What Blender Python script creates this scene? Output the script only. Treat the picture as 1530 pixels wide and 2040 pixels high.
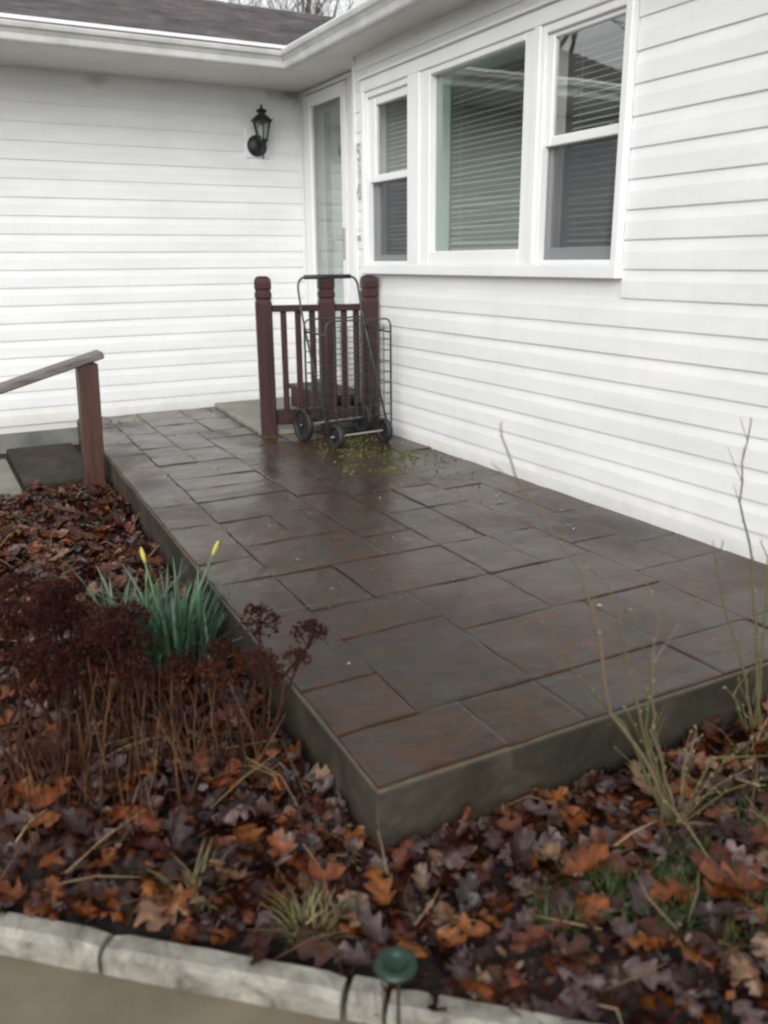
import bpy, bmesh, math, random
from mathutils import Vector, Matrix, noise
random.seed(7)
for o in list(bpy.data.objects): bpy.data.objects.remove(o)
SC = bpy.context.scene; COL = SC.collection
R = math.radians

# ---------------------------------------------------------------- camera
CAMP = Vector((-2.29083, -5.59665, 0.946))
yaw, pitch, roll = R(28.2626), R(16.4885), R(-0.4801)
fw = Vector((math.sin(yaw)*math.cos(pitch), math.cos(yaw)*math.cos(pitch), -math.sin(pitch)))
rt = Vector((math.cos(yaw), -math.sin(yaw), 0)); up = rt.cross(fw)
rt2 = math.cos(roll)*rt + math.sin(roll)*up; up2 = rt2.cross(fw)
cd = bpy.data.cameras.new('camera'); cam = bpy.data.objects.new('camera', cd); COL.objects.link(cam)
cam.matrix_world = Matrix(((rt2.x, up2.x, -fw.x, CAMP.x), (rt2.y, up2.y, -fw.y, CAMP.y), (rt2.z, up2.z, -fw.z, CAMP.z), (0, 0, 0, 1)))
cd.sensor_fit = 'VERTICAL'; cd.sensor_height = 36; cd.lens = 36*1692.2/2040
cd.clip_start = 0.05; cd.clip_end = 2000
cd.dof.use_dof = True; cd.dof.focus_distance = 3.6; cd.dof.aperture_fstop = 2.7
SC.camera = cam
SC.render.resolution_x = 768; SC.render.resolution_y = 1024

# ---------------------------------------------------------------- light: overcast
SUN_EL, SUN_ROT = R(28), R(217)
w = bpy.data.worlds.new('World'); SC.world = w; w.use_nodes = True
nt = w.node_tree; nt.nodes.clear()
sky = nt.nodes.new('ShaderNodeTexSky'); sky.sky_type = 'NISHITA'; sky.sun_disc = False
sky.sun_elevation = SUN_EL; sky.sun_rotation = SUN_ROT; sky.dust_density = 6; sky.air_density = 1.0; sky.ozone_density = 1.0
hs = nt.nodes.new('ShaderNodeHueSaturation'); hs.inputs['Saturation'].default_value = 0.10
bg = nt.nodes.new('ShaderNodeBackground'); bg.inputs['Strength'].default_value = 0.15
ow = nt.nodes.new('ShaderNodeOutputWorld')
ov = nt.nodes.new('ShaderNodeMix'); ov.data_type = 'RGBA'; ov.inputs[0].default_value = .55; ov.inputs[7].default_value = (5.2, 5.25, 5.3, 1)   # even cloud deck over the clear-sky gradient
nt.links.new(sky.outputs[0], hs.inputs['Color']); nt.links.new(hs.outputs[0], ov.inputs[6]); nt.links.new(ov.outputs[2], bg.inputs[0]); nt.links.new(bg.outputs[0], ow.inputs[0])
sl = bpy.data.lights.new('sun', 'SUN'); sl.energy = 0.9; sl.angle = R(70); sl.color = (1, .985, .96)
so = bpy.data.objects.new('sun', sl); COL.objects.link(so)
sd = Vector((math.sin(SUN_ROT)*math.cos(SUN_EL), math.cos(SUN_ROT)*math.cos(SUN_EL), math.sin(SUN_EL)))
so.rotation_euler = sd.to_track_quat('Z', 'Y').to_euler(); so.location = (-4, -8, 8)
SC.view_settings.view_transform = 'Standard'; SC.view_settings.look = 'None'
SC.view_settings.exposure = 0.53; SC.view_settings.gamma = 1
SC.render.engine = 'CYCLES'
SC.cycles.filter_width = 2.4
SC.cycles.max_bounces = 8; SC.cycles.transparent_max_bounces = 16

# ---------------------------------------------------------------- helpers
class MB:
    def __init__(s): s.v = []; s.f = []; s.c = []
    def add(s, vs, fs, col=None):
        n = len(s.v); s.v += [tuple(v) for v in vs]
        multi = isinstance(col, list)
        for k, f in enumerate(fs): s.f.append(tuple(i+n for i in f)); s.c.append(col[k] if multi else col)
        return s
    def box(s, a, b, col=None):
        x0, y0, z0 = a; x1, y1, z1 = b
        if x0 > x1: x0, x1 = x1, x0
        if y0 > y1: y0, y1 = y1, y0
        if z0 > z1: z0, z1 = z1, z0
        return s.add([(x0,y0,z0),(x1,y0,z0),(x1,y1,z0),(x0,y1,z0),(x0,y0,z1),(x1,y0,z1),(x1,y1,z1),(x0,y1,z1)],
              [(0,3,2,1),(4,5,6,7),(0,1,5,4),(1,2,6,5),(2,3,7,6),(3,0,4,7)], col)
    def bar(s, p, q, wd, ht, upv=(0,0,1), col=None):
        p = Vector(p); q = Vector(q); d = (q-p).normalized(); u = Vector(upv); sx = d.cross(u).normalized(); u = sx.cross(d)
        vs = []
        for c in (p, q):
            for a, b in ((-1,-1),(1,-1),(1,1),(-1,1)): vs.append(c + sx*wd/2*a + u*ht/2*b)
        return s.add(vs, [(0,1,2,3),(7,6,5,4),(0,4,5,1),(1,5,6,2),(2,6,7,3),(3,7,4,0)], col)
    def tube(s, pts, rad, n=6, cap=True, col=None):
        pts = [Vector(p) for p in pts]; m = len(pts)
        if not isinstance(rad, (list, tuple)): rad = [rad]*m
        vs = []; prev = None
        for i, p in enumerate(pts):
            d = (pts[min(i+1, m-1)] - pts[max(i-1, 0)]).normalized()
            if prev is None:
                a = Vector((0,0,1)) if abs(d.z) < .9 else Vector((1,0,0)); x = d.cross(a).normalized()
            else:
                x = (prev - d*prev.dot(d)).normalized()
            prev = x; y = d.cross(x)
            for k in range(n):
                t = 2*math.pi*k/n; vs.append(p + (x*math.cos(t) + y*math.sin(t))*rad[i])
        fs = []
        for i in range(m-1):
            for k in range(n):
                fs.append((i*n+k, i*n+(k+1) % n, (i+1)*n+(k+1) % n, (i+1)*n+k))
        if cap:
            fs.append(tuple(range(n))[::-1]); fs.append(tuple((m-1)*n+k for k in range(n)))
        return s.add(vs, fs, col)
    def lathe(s, prof, n=16, c=(0,0,0), rot=0, col=None, sq=None):
        vs = []
        for r, z in prof:
            for k in range(n):
                t = 2*math.pi*k/n + rot; vs.append((c[0]+r*math.cos(t), c[1]+r*math.sin(t), c[2]+z))
        fs = []
        for i in range(len(prof)-1):
            for k in range(n):
                fs.append((i*n+k, i*n+(k+1) % n, (i+1)*n+(k+1) % n, (i+1)*n+k))
        fs.append(tuple(range(n))[::-1]); fs.append(tuple((len(prof)-1)*n+k for k in range(n)))
        return s.add(vs, fs, col)
    def mesh(s, name, mat, smooth=False, bevel=0, seg=1):
        me = bpy.data.meshes.new(name); me.from_pydata(s.v, [], s.f)
        if any(c is not None for c in s.c):
            at = me.color_attributes.new('Col', 'FLOAT_COLOR', 'CORNER'); i = 0
            data = []
            for f, c in zip(s.f, s.c):
                c = c or (1, 1, 1); data += list((c[0], c[1], c[2], 1))*len(f)
            at.data.foreach_set('color', data)
        if bevel:
            bm = bmesh.new(); bm.from_mesh(me)
            es = [e for e in bm.edges if len(e.link_faces) == 2 and e.calc_face_angle() > R(30)]
            bmesh.ops.bevel(bm, geom=es, offset=bevel, segments=seg, affect='EDGES', profile=.5)
            bm.to_mesh(me); bm.free()
        if smooth: me.polygons.foreach_set('use_smooth', [True]*len(me.polygons))
        me.materials.append(mat); me.update()
        return me
    def build(s, name, mat, parent=None, smooth=False, bevel=0, seg=1):
        return link(name, s.mesh(name, mat, smooth, bevel, seg), parent)
WL = {}
def link(name, me, parent=None, loc=None, rot=None):
    """world-built mesh under a parent keeps its world coordinates; with loc it is placed at that world point"""
    o = bpy.data.objects.new(name, me); COL.objects.link(o)
    base = Vector((0, 0, 0))
    if parent is not None:
        o.parent = parent; base = WL.get(parent.name, Vector((0, 0, 0)))
        o.matrix_parent_inverse = Matrix.Translation(-base)
    if loc is not None: o.location = loc; WL[o.name] = Vector(loc)
    if rot is not None: o.rotation_euler = rot
    return o
def tag(o, label=None, cat=None, group=None, kind=None):
    if label: o['label'] = label
    if cat: o['category'] = cat
    if group: o['group'] = group
    if kind: o['kind'] = kind
    return o
def thing(name, loc, label, cat, group=None, kind=None):
    o = bpy.data.objects.new(name, None); COL.objects.link(o); o.location = loc; WL[o.name] = Vector(loc); o.empty_display_size = .1
    return tag(o, label, cat, group, kind)

# ---------------------------------------------------------------- materials
def newmat(name):
    m = bpy.data.materials.new(name); m.use_nodes = True; n = m.node_tree.nodes; b = n['Principled BSDF']
    return m, n, m.node_tree.links, b
def ramp(n, stops, interp='LINEAR'):
    r = n.new('ShaderNodeValToRGB'); cr = r.color_ramp; cr.interpolation = interp
    while len(cr.elements) < len(stops): cr.elements.new(.5)
    for e, (p, c) in zip(cr.elements, stops): e.position = p; e.color = (*c, 1) if len(c) == 3 else c
    return r
def nz(n, scale, detail=4, rough=.55, dist=0):
    t = n.new('ShaderNodeTexNoise'); t.inputs['Scale'].default_value = scale; t.inputs['Detail'].default_value = detail
    t.inputs['Roughness'].default_value = rough; t.inputs['Distortion'].default_value = dist; return t
def mix(n, l, fac, a, b, mode='MIX'):
    x = n.new('ShaderNodeMix'); x.data_type = 'RGBA'; x.blend_type = mode
    for sock, val in ((x.inputs[0], fac), (x.inputs[6], a), (x.inputs[7], b)):
        if isinstance(val, bpy.types.NodeSocket): l.new(val, sock)
        elif isinstance(val, (int, float)): sock.default_value = val
        else: sock.default_value = (*val, 1)
    return x.outputs[2]
def math_(n, l, op, a, b=None):
    x = n.new('ShaderNodeMath'); x.operation = op
    for i, v in enumerate((a, b)):
        if v is None: continue
        if isinstance(v, bpy.types.NodeSocket): l.new(v, x.inputs[i])
        else: x.inputs[i].default_value = v
    return x.outputs[0]
def bump(n, l, h, strength=.3, dist=.01):
    b = n.new('ShaderNodeBump'); b.inputs['Strength'].default_value = strength; b.inputs['Distance'].default_value = dist
    l.new(h, b.inputs['Height']); return b.outputs[0]
def geo(n): return n.new('ShaderNodeNewGeometry').outputs['Position']
def vary(name, c1, c2, scale=6, rough=.6, r2=None, bmp=.15, bscale=60, stretch=(1,1,1), spec=.5, dist=.004, rand=0, coat=0):
    m, n, l, b = newmat(name); p = geo(n)
    mp = n.new('ShaderNodeMapping'); mp.inputs['Scale'].default_value = stretch; l.new(p, mp.inputs['Vector'])
    t = nz(n, scale); l.new(mp.outputs[0], t.inputs['Vector'])
    r = ramp(n, [(.3, c1), (.7, c2)]); l.new(t.outputs[0], r.inputs[0]); col = r.outputs[0]
    if rand:
        oi = n.new('ShaderNodeObjectInfo'); v = math_(n, l, 'MULTIPLY_ADD', oi.outputs['Random'], rand)
        n_ = [x for x in n if x.type == 'MATH'][-1]; n_.inputs[2].default_value = 1-rand/2
        hv = n.new('ShaderNodeHueSaturation'); l.new(v, hv.inputs['Value']); l.new(col, hv.inputs['Color']); col = hv.outputs[0]
    l.new(col, b.inputs['Base Color']); b.inputs['Roughness'].default_value = rough
    if r2 is not None:
        rr = n.new('ShaderNodeMapRange'); rr.inputs['To Min'].default_value = rough; rr.inputs['To Max'].default_value = r2
        l.new(t.outputs[0], rr.inputs[0]); l.new(rr.outputs[0], b.inputs['Roughness'])
    b.inputs['Specular IOR Level'].default_value = spec
    if coat: b.inputs['Coat Weight'].default_value = coat; b.inputs['Coat Roughness'].default_value = .15
    if bmp:
        t2 = nz(n, bscale, 5, .6); l.new(mp.outputs[0], t2.inputs['Vector']); l.new(bump(n, l, t2.outputs[0], bmp, dist), b.inputs['Normal'])
    return m

def siding_mat():
    m, n, l, b = newmat('vinyl_siding'); p = geo(n)
    mp = n.new('ShaderNodeMapping'); mp.inputs['Scale'].default_value = (1.2, 1.2, 5); l.new(p, mp.inputs['Vector'])
    t = nz(n, 1.6, 5, .6); l.new(mp.outputs[0], t.inputs['Vector'])
    r = ramp(n, [(.3, (.70, .715, .715)), (.7, (.80, .805, .805))]); l.new(t.outputs[0], r.inputs[0])
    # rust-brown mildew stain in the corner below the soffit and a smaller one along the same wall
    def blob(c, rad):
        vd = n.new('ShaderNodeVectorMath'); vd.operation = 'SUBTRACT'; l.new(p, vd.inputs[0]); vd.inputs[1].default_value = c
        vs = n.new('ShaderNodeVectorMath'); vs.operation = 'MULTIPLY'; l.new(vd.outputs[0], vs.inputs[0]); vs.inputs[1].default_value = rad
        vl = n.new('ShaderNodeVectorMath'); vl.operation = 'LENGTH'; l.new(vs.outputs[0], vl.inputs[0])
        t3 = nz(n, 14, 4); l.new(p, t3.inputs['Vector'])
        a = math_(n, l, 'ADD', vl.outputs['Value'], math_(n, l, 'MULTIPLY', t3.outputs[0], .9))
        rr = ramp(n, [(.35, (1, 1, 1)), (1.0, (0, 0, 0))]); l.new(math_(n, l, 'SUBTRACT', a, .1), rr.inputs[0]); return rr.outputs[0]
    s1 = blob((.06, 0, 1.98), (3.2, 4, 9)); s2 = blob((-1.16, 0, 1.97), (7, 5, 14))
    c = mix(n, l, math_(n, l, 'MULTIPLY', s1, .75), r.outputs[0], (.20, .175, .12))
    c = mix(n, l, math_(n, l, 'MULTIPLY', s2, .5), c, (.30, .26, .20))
    # green-grey grime along the lowest courses
    sx = n.new('ShaderNodeSeparateXYZ'); l.new(p, sx.inputs[0])
    t4 = nz(n, 9, 5, .7); l.new(p, t4.inputs['Vector'])
    g = math_(n, l, 'ADD', math_(n, l, 'MULTIPLY', sx.outputs[2], 4.5), math_(n, l, 'MULTIPLY', t4.outputs[0], .9))
    gr = ramp(n, [(.46, (1, 1, 1)), (.95, (0, 0, 0))]); l.new(g, gr.inputs[0])
    c = mix(n, l, math_(n, l, 'MULTIPLY', gr.outputs[0], .42), c, (.46, .44, .38))
    mp3 = n.new('ShaderNodeMapping'); mp3.inputs['Scale'].default_value = (16, 16, .7); l.new(p, mp3.inputs['Vector'])
    t6 = nz(n, 1.3, 6, .7); l.new(mp3.outputs[0], t6.inputs['Vector']); st_ = ramp(n, [(.50, (0, 0, 0)), (.72, (1, 1, 1))]); l.new(t6.outputs[0], st_.inputs[0])
    c = mix(n, l, math_(n, l, 'MULTIPLY', st_.outputs[0], .12), c, (.56, .56, .53))
    l.new(c, b.inputs['Base Color']); b.inputs['Roughness'].default_value = .42; b.inputs['Specular IOR Level'].default_value = .35
    mp2 = n.new('ShaderNodeMapping'); mp2.inputs['Scale'].default_value = (6, 6, 60); l.new(p, mp2.inputs['Vector'])
    t2 = nz(n, 3, 4); l.new(mp2.outputs[0], t2.inputs['Vector']); l.new(bump(n, l, t2.outputs[0], .12, .002), b.inputs['Normal'])
    return m
M = {}
M['siding'] = siding_mat()
M['trim'] = vary('white_trim', (.74, .75, .76), (.80, .81, .81), 3, .4, bmp=.04)
M['soffit'] = vary('soffit_paint', (.56, .555, .52), (.68, .675, .65), 3, .5, bmp=.05, stretch=(1, 1, 1))
M['gutter'] = vary('gutter_paint', (.42, .425, .41), (.58, .585, .57), 7, .4, bmp=.05, stretch=(1, 1, 1))
M['foundation'] = vary('foundation_concrete', (.10, .105, .10), (.20, .20, .18), 5, .75, bmp=.5, bscale=40)
M['concrete'] = vary('old_concrete', (.15, .145, .12), (.27, .255, .21), 4, .55, .8, bmp=.4, bscale=70)
M['drive'] = vary('driveway_concrete', (.105, .085, .055), (.165, .138, .098), 5, .45, .7, bmp=.5, bscale=120)
M['door'] = vary('door_paint', (.42, .44, .43), (.50, .52, .51), 2, .5, bmp=.03)
M['dark_room'] = vary('room_paint', (.10, .10, .10), (.14, .13, .12), 1, .8, bmp=0)
M['blind'] = vary('blind_slat', (.56, .56, .54), (.65, .65, .63), 3, .5, bmp=0)
M['metal_grey'] = vary('satin_metal', (.30, .30, .29), (.36, .36, .35), 8, .35, bmp=0)
M['iron'] = vary('black_iron', (.008, .009, .013), (.02, .02, .026), 20, .45, bmp=.2, bscale=150)
M['tyre'] = vary('black_rubber', (.008, .008, .009), (.018, .018, .018), 20, .6, bmp=.1)
M['cartwire'] = vary('grey_green_wire', (.018, .022, .021), (.042, .050, .047), 20, .35, bmp=.1)
M['redwood'] = vary('red_brown_stain', (.017, .006, .006), (.052, .018, .016), 5, .38, .6, bmp=.45, bscale=22, stretch=(9, 9, .8), dist=.006, spec=.3)
M['redwood_h'] = vary('red_brown_stain_rail', (.016, .006, .006), (.042, .014, .013), 5, .38, .6, bmp=.4, bscale=22, stretch=(1.2, 5, 9), dist=.006, spec=.3)
M['brownwood'] = vary('brown_stain', (.034, .012, .008), (.080, .031, .019), 5, .4, .65, bmp=.5, bscale=22, stretch=(9, 9, .8), dist=.006)
M['greywood'] = vary('weathered_rail', (.075, .065, .06), (.17, .155, .145), 6, .35, .6, bmp=.5, bscale=25, stretch=(1, 9, 9), dist=.005)
M['digit'] = vary('digit_metal', (.40, .40, .39), (.48, .48, .47), 8, .4, bmp=0)

def glass_mat(name, tint, ior):
    m, n, l, b = newmat(name); n.remove(b); out = n['Material Output']
    tr = n.new('ShaderNodeBsdfTransparent'); tr.inputs[0].default_value = (*tint, 1)
    gl = n.new('ShaderNodeBsdfGlossy'); gl.inputs['Roughness'].default_value = .012; gl.inputs[0].default_value = (.97, 1, .985, 1)
    lw = n.new('ShaderNodeLayerWeight'); lw.inputs[0].default_value = .5      # Schlick on |N.I|: same for both faces of the pane
    fr = math_(n, l, 'ADD', math_(n, l, 'MULTIPLY', math_(n, l, 'POWER', lw.outputs['Facing'], 5), 1-ior), ior)
    p = geo(n); t = nz(n, 2.2, 2); l.new(p, t.inputs['Vector']); bn = bump(n, l, t.outputs[0], .08, .01)
    l.new(bn, gl.inputs['Normal'])
    mx = n.new('ShaderNodeMixShader'); l.new(fr, mx.inputs[0]); l.new(tr.outputs[0], mx.inputs[1]); l.new(gl.outputs[0], mx.inputs[2])
    l.new(mx.outputs[0], out.inputs[0]); return m
M['glass'] = glass_mat('window_glass', (.92, .94, .93), .19)
M['glass_green'] = glass_mat('picture_glass', (.76, .82, .79), .135)
M['lampglass'] = glass_mat('lamp_glass', (.9, .92, .9), .06)
def screen_mat():
    m, n, l, b = newmat('insect_screen'); n.remove(b); out = n['Material Output']
    tr = n.new('ShaderNodeBsdfTransparent'); df = n.new('ShaderNodeBsdfDiffuse'); df.inputs[0].default_value = (.055, .055, .065, 1)
    mx = n.new('ShaderNodeMixShader'); mx.inputs[0].default_value = .5
    l.new(tr.outputs[0], mx.inputs[1]); l.new(df.outputs[0], mx.inputs[2]); l.new(mx.outputs[0], out.inputs[0]); return m
M['screen'] = screen_mat()

def shingle_mat():
    m, n, l, b = newmat('asphalt_shingle'); p = geo(n)
    mp = n.new('ShaderNodeMapping'); mp.inputs['Scale'].default_value = (3.2, 7, 7); l.new(p, mp.inputs['Vector'])
    t = nz(n, 1.4, 5, .65); l.new(mp.outputs[0], t.inputs['Vector'])
    r = ramp(n, [(.32, (.050, .044, .047)), (.52, (.095, .083, .088)), (.7, (.15, .132, .138))]); l.new(t.outputs[0], r.inputs[0])
    t2 = nz(n, 160, 3, .7); l.new(p, t2.inputs['Vector'])
    c = mix(n, l, .35, r.outputs[0], t2.outputs['Color'], 'SOFT_LIGHT')
    l.new(c, b.inputs['Base Color']); b.inputs['Roughness'].default_value = .6
    l.new(bump(n, l, t2.outputs[0], .5, .004), b.inputs['Normal']); return m
M['shingle'] = shingle_mat()

def paver_mat():
    m, n, l, b = newmat('wet_slate'); p = geo(n)
    oi = n.new('ShaderNodeObjectInfo')
    rv = ramp(n, [(0, (.072, .043, .027)), (.28, (.056, .038, .027)), (.5, (.052, .038, .034)), (.66, (.033, .033, .039)), (.74, (.056, .038, .027)), (1, (.068, .042, .031))]); l.new(oi.outputs['Random'], rv.inputs[0])
    off = n.new('ShaderNodeVectorMath'); off.operation = 'ADD'; l.new(p, off.inputs[0])
    sc = n.new('ShaderNodeVectorMath'); sc.operation = 'SCALE'; sc.inputs['Scale'].default_value = 37; l.new(oi.outputs['Random'], sc.inputs[0]); l.new(sc.outputs[0], off.inputs[1])
    mp = n.new('ShaderNodeMapping'); mp.inputs['Scale'].default_value = (1, 1.7, 1); mp.inputs['Rotation'].default_value = (0, 0, .5); l.new(off.outputs[0], mp.inputs['Vector'])
    t = nz(n, 6.0, 9, .68, 1.8); l.new(mp.outputs[0], t.inputs['Vector'])
    r = ramp(n, [(.32, (.019, .024, .034)), (.42, (.040, .031, .028)), (.52, (.064, .038, .023)), (.60, (.088, .041, .021)), (.72, (.076, .060, .042))]); l.new(t.outputs[0], r.inputs[0])
    c = mix(n, l, .68, rv.outputs[0], r.outputs[0])
    tg = nz(n, 3.1, 9, .72, 2.2); l.new(p, tg.inputs['Vector']); gg = ramp(n, [(.50, (0, 0, 0)), (.60, (1, 1, 1))]); l.new(tg.outputs[0], gg.inputs[0])
    c = mix(n, l, math_(n, l, 'MULTIPLY', gg.outputs[0], .6), c, (.048, .050, .050))
    tf = nz(n, 85, 6, .75); l.new(p, tf.inputs['Vector']); ff = ramp(n, [(.3, (.55,)*3), (.7, (1.4,)*3)]); l.new(tf.outputs[0], ff.inputs[0])
    c = mix(n, l, .55, c, ff.outputs[0], 'MULTIPLY')
    # olive algae film by the cart and along the house wall: grows in its own patches
    t3 = nz(n, 2.3, 6, .65, .6); l.new(p, t3.inputs['Vector'])
    ar = ramp(n, [(.50, (0, 0, 0)), (.68, (1, 1, 1))]); l.new(t3.outputs[0], ar.inputs[0])
    c = mix(n, l, math_(n, l, 'MULTIPLY', ar.outputs[0], .55), c, (.044, .038, .016))
    hv = n.new('ShaderNodeHueSaturation'); hv.inputs['Saturation'].default_value = 1.12; hv.inputs['Value'].default_value = .80; l.new(c, hv.inputs['Color']); l.new(hv.outputs[0], b.inputs['Base Color'])
    # water film: smooth where it stands, dull where it has drained
    t4 = nz(n, 1.7, 5, .6, .5); l.new(p, t4.inputs['Vector'])
    wr = ramp(n, [(.38, (.10,)*3), (.50, (.22,)*3), (.66, (.44,)*3)]); l.new(t4.outputs[0], wr.inputs[0])
    l.new(wr.outputs[0], b.inputs['Roughness']); b.inputs['Specular IOR Level'].default_value = .38
    t5 = nz(n, 22, 8, .66, 1.2); l.new(mp.outputs[0], t5.inputs['Vector'])
    t6 = nz(n, 6, 4, .6); l.new(p, t6.inputs['Vector'])
    h = math_(n, l, 'ADD', math_(n, l, 'MULTIPLY', t5.outputs[0], .8), t6.outputs[0])
    l.new(bump(n, l, h, .26, .008), b.inputs['Normal']); return m
M['paver'] = paver_mat()
def joint_mat():
    m, n, l, b = newmat('joint_sand'); p = geo(n); t = nz(n, 2.6, 6, .7); l.new(p, t.inputs['Vector'])
    r = ramp(n, [(.38, (.012, .009, .007)), (.46, (.034, .025, .018)), (.54, (.054, .038, .027))]); l.new(t.outputs[0], r.inputs[0]); l.new(r.outputs[0], b.inputs['Base Color'])
    b.inputs['Roughness'].default_value = .6; return m
M['joint'] = joint_mat()
def slab_mat():
    m, n, l, b = newmat('patio_edge_concrete'); p = geo(n)
    t = nz(n, 4, 7, .65, .8); l.new(p, t.inputs['Vector'])
    r = ramp(n, [(.28, (.024, .020, .013)), (.5, (.050, .041, .028)), (.72, (.095, .080, .060))]); l.new(t.outputs[0], r.inputs[0])
    t2 = nz(n, 2.4, 5, .6); l.new(p, t2.inputs['Vector'])
    a = ramp(n, [(.46, (0, 0, 0)), (.66, (1, 1, 1))]); l.new(t2.outputs[0], a.inputs[0])
    c = mix(n, l, math_(n, l, 'MULTIPLY', a.outputs[0], .6), r.outputs[0], (.016, .020, .012)); l.new(c, b.inputs['Base Color'])
    b.inputs['Roughness'].default_value = .7; b.inputs['Specular IOR Level'].default_value = .2
    t3 = nz(n, 38, 8, .75, .5); l.new(p, t3.inputs['Vector']); l.new(bump(n, l, t3.outputs[0], .9, .014), b.inputs['Normal'])
    sx = n.new('ShaderNodeSeparateXYZ'); l.new(p, sx.inputs[0]); t4 = nz(n, 16, 6, .7); l.new(p, t4.inputs['Vector'])      # worn pale arris, mud splashed up from the bed
    e = ramp(n, [(.0, (0, 0, 0)), (1, (1, 1, 1))]); l.new(math_(n, l, 'MULTIPLY_ADD', sx.outputs[2], 90), e.inputs[0]); n[-1] if False else None
    ma = [x for x in n if x.type == 'MATH'][-1]; ma.inputs[2].default_value = 1.25
    c = mix(n, l, math_(n, l, 'MULTIPLY', e.outputs[0], math_(n, l, 'MULTIPLY', t4.outputs[0], 1.3)), c, (.17, .15, .12))
    d_ = ramp(n, [(.45, (1, 1, 1)), (.75, (0, 0, 0))]); l.new(math_(n, l, 'ADD', math_(n, l, 'MULTIPLY_ADD', sx.outputs[2], 7), math_(n, l, 'MULTIPLY', t4.outputs[0], .6)), d_.inputs[0])
    mb_ = [x for x in n if x.type == 'MATH' and x.operation == 'MULTIPLY_ADD'][-1]; mb_.inputs[2].default_value = 1.15
    c = mix(n, l, math_(n, l, 'MULTIPLY', d_.outputs[0], .7), c, (.020, .013, .008)); l.new(c, b.inputs['Base Color'])
    return m
M['slab'] = slab_mat()
def soil_mat():
    m, n, l, b = newmat('wet_soil'); p = geo(n)
    t = nz(n, 9, 7, .7); l.new(p, t.inputs['Vector'])
    r = ramp(n, [(.3, (.006, .0035, .0025)), (.55, (.017, .009, .006)), (.75, (.03, .016, .009))]); l.new(t.outputs[0], r.inputs[0])
    l.new(r.outputs[0], b.inputs['Base Color']); b.inputs['Roughness'].default_value = .6
    t3 = nz(n, 60, 6, .7); l.new(p, t3.inputs['Vector']); l.new(bump(n, l, t3.outputs[0], .9, .015), b.inputs['Normal']); return m
M['soil'] = soil_mat()
def lawn_mat():
    m, n, l, b = newmat('winter_lawn'); p = geo(n)
    t = nz(n, 1.1, 8, .7); l.new(p, t.inputs['Vector'])
    r = ramp(n, [(.3, (.045, .055, .02)), (.55, (.08, .085, .035)), (.75, (.13, .105, .06))]); l.new(t.outputs[0], r.inputs[0])
    l.new(r.outputs[0], b.inputs['Base Color']); b.inputs['Roughness'].default_value = .8
    t3 = nz(n, 40, 6, .7); l.new(p, t3.inputs['Vector']); l.new(bump(n, l, t3.outputs[0], .9, .03), b.inputs['Normal']); return m
M['lawn'] = lawn_mat()
def curb_mat():
    m, n, l, b = newmat('flaking_white_paint'); p = geo(n)
    t = nz(n, 11, 7, .7, .6); l.new(p, t.inputs['Vector'])
    r = ramp(n, [(.32, (.05, .045, .037)), (.41, (.15, .14, .115)), (.54, (.24, .23, .195)), (.7, (.38, .365, .31))]); l.new(t.outputs[0], r.inputs[0])
    l.new(r.outputs[0], b.inputs['Base Color']); b.inputs['Roughness'].default_value = .6
    l.new(bump(n, l, t.outputs[0], .5, .01), b.inputs['Normal']); return m
M['curb'] = curb_mat()
def vcol_mat(name, rough=.5, spec=.4, sub=0, bmp=.3, var=.5, trans=0):
    m, n, l, b = newmat(name); a = n.new('ShaderNodeVertexColor'); a.layer_name = 'Col'
    p = geo(n); t = nz(n, 45, 4, .6); l.new(p, t.inputs['Vector'])
    g = ramp(n, [(.3, (.55,)*3), (.7, (1.25,)*3)]); l.new(t.outputs[0], g.inputs[0])
    c = mix(n, l, var, a.outputs[0], g.outputs[0], 'MULTIPLY'); l.new(c, b.inputs['Base Color'])
    b.inputs['Roughness'].default_value = rough; b.inputs['Specular IOR Level'].default_value = spec
    if bmp: l.new(bump(n, l, t.outputs[0], bmp, .006), b.inputs['Normal'])
    return m
M['leaf'] = vcol_mat('wet_oak_leaf', .36, .34, var=.7)
M['plant'] = vcol_mat('plant', .5, .3)
M['stalk'] = vary('dry_stalk', (.016, .005, .004), (.046, .016, .009), 30, .7, bmp=0, spec=.15)
M['sedum'] = vary('dry_flower_head', (.014, .004, .003), (.050, .014, .009), 60, .8, bmp=0, rand=.5, spec=.1)
M['cane'] = vcol_mat('cane', .55, .3, bmp=0, var=.3)
M['bark'] = vary('grey_bark', (.06, .05, .045), (.13, .11, .10), 8, .8, bmp=.4)
M['stake'] = vary('green_plastic', (.0025, .018, .011), (.005, .028, .018), 20, .35, bmp=.1)
M['moss'] = vcol_mat('moss', .8, .2, bmp=.4)

# ================================================================ SETTING
# curb line
CA = Vector((-2.309, -4.188, 0)); CB = Vector((-1.603, -4.811, 0)); CD = (CB-CA).normalized(); CN = Vector((CD.y, -CD.x, 0))   # CN points to the driveway
if CN.dot(CAMP-CA) < 0: CN = -CN
def curb_t(x, y): return (Vector((x, y, 0))-CA).dot(CN)
GZ = -0.165
def gz(x, y):
    """bed surface: slightly mounded"""
    v = Vector((x*2.1, y*2.1, 0)); dip = .030*max(0, min(1, (curb_t(x, y)+.16)/.13)); return GZ + .022*noise.noise(v) + .012*noise.noise(v*3.1) - dip
# ground sheet to the horizon
g = MB(); S = 900
g.add([(-S, -S, -.29), (S, -S, -.29), (S, S, -.29), (-S, S, -.29)], [(0, 1, 2, 3)])
tag(g.build('ground', M['lawn']), kind='structure')
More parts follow.
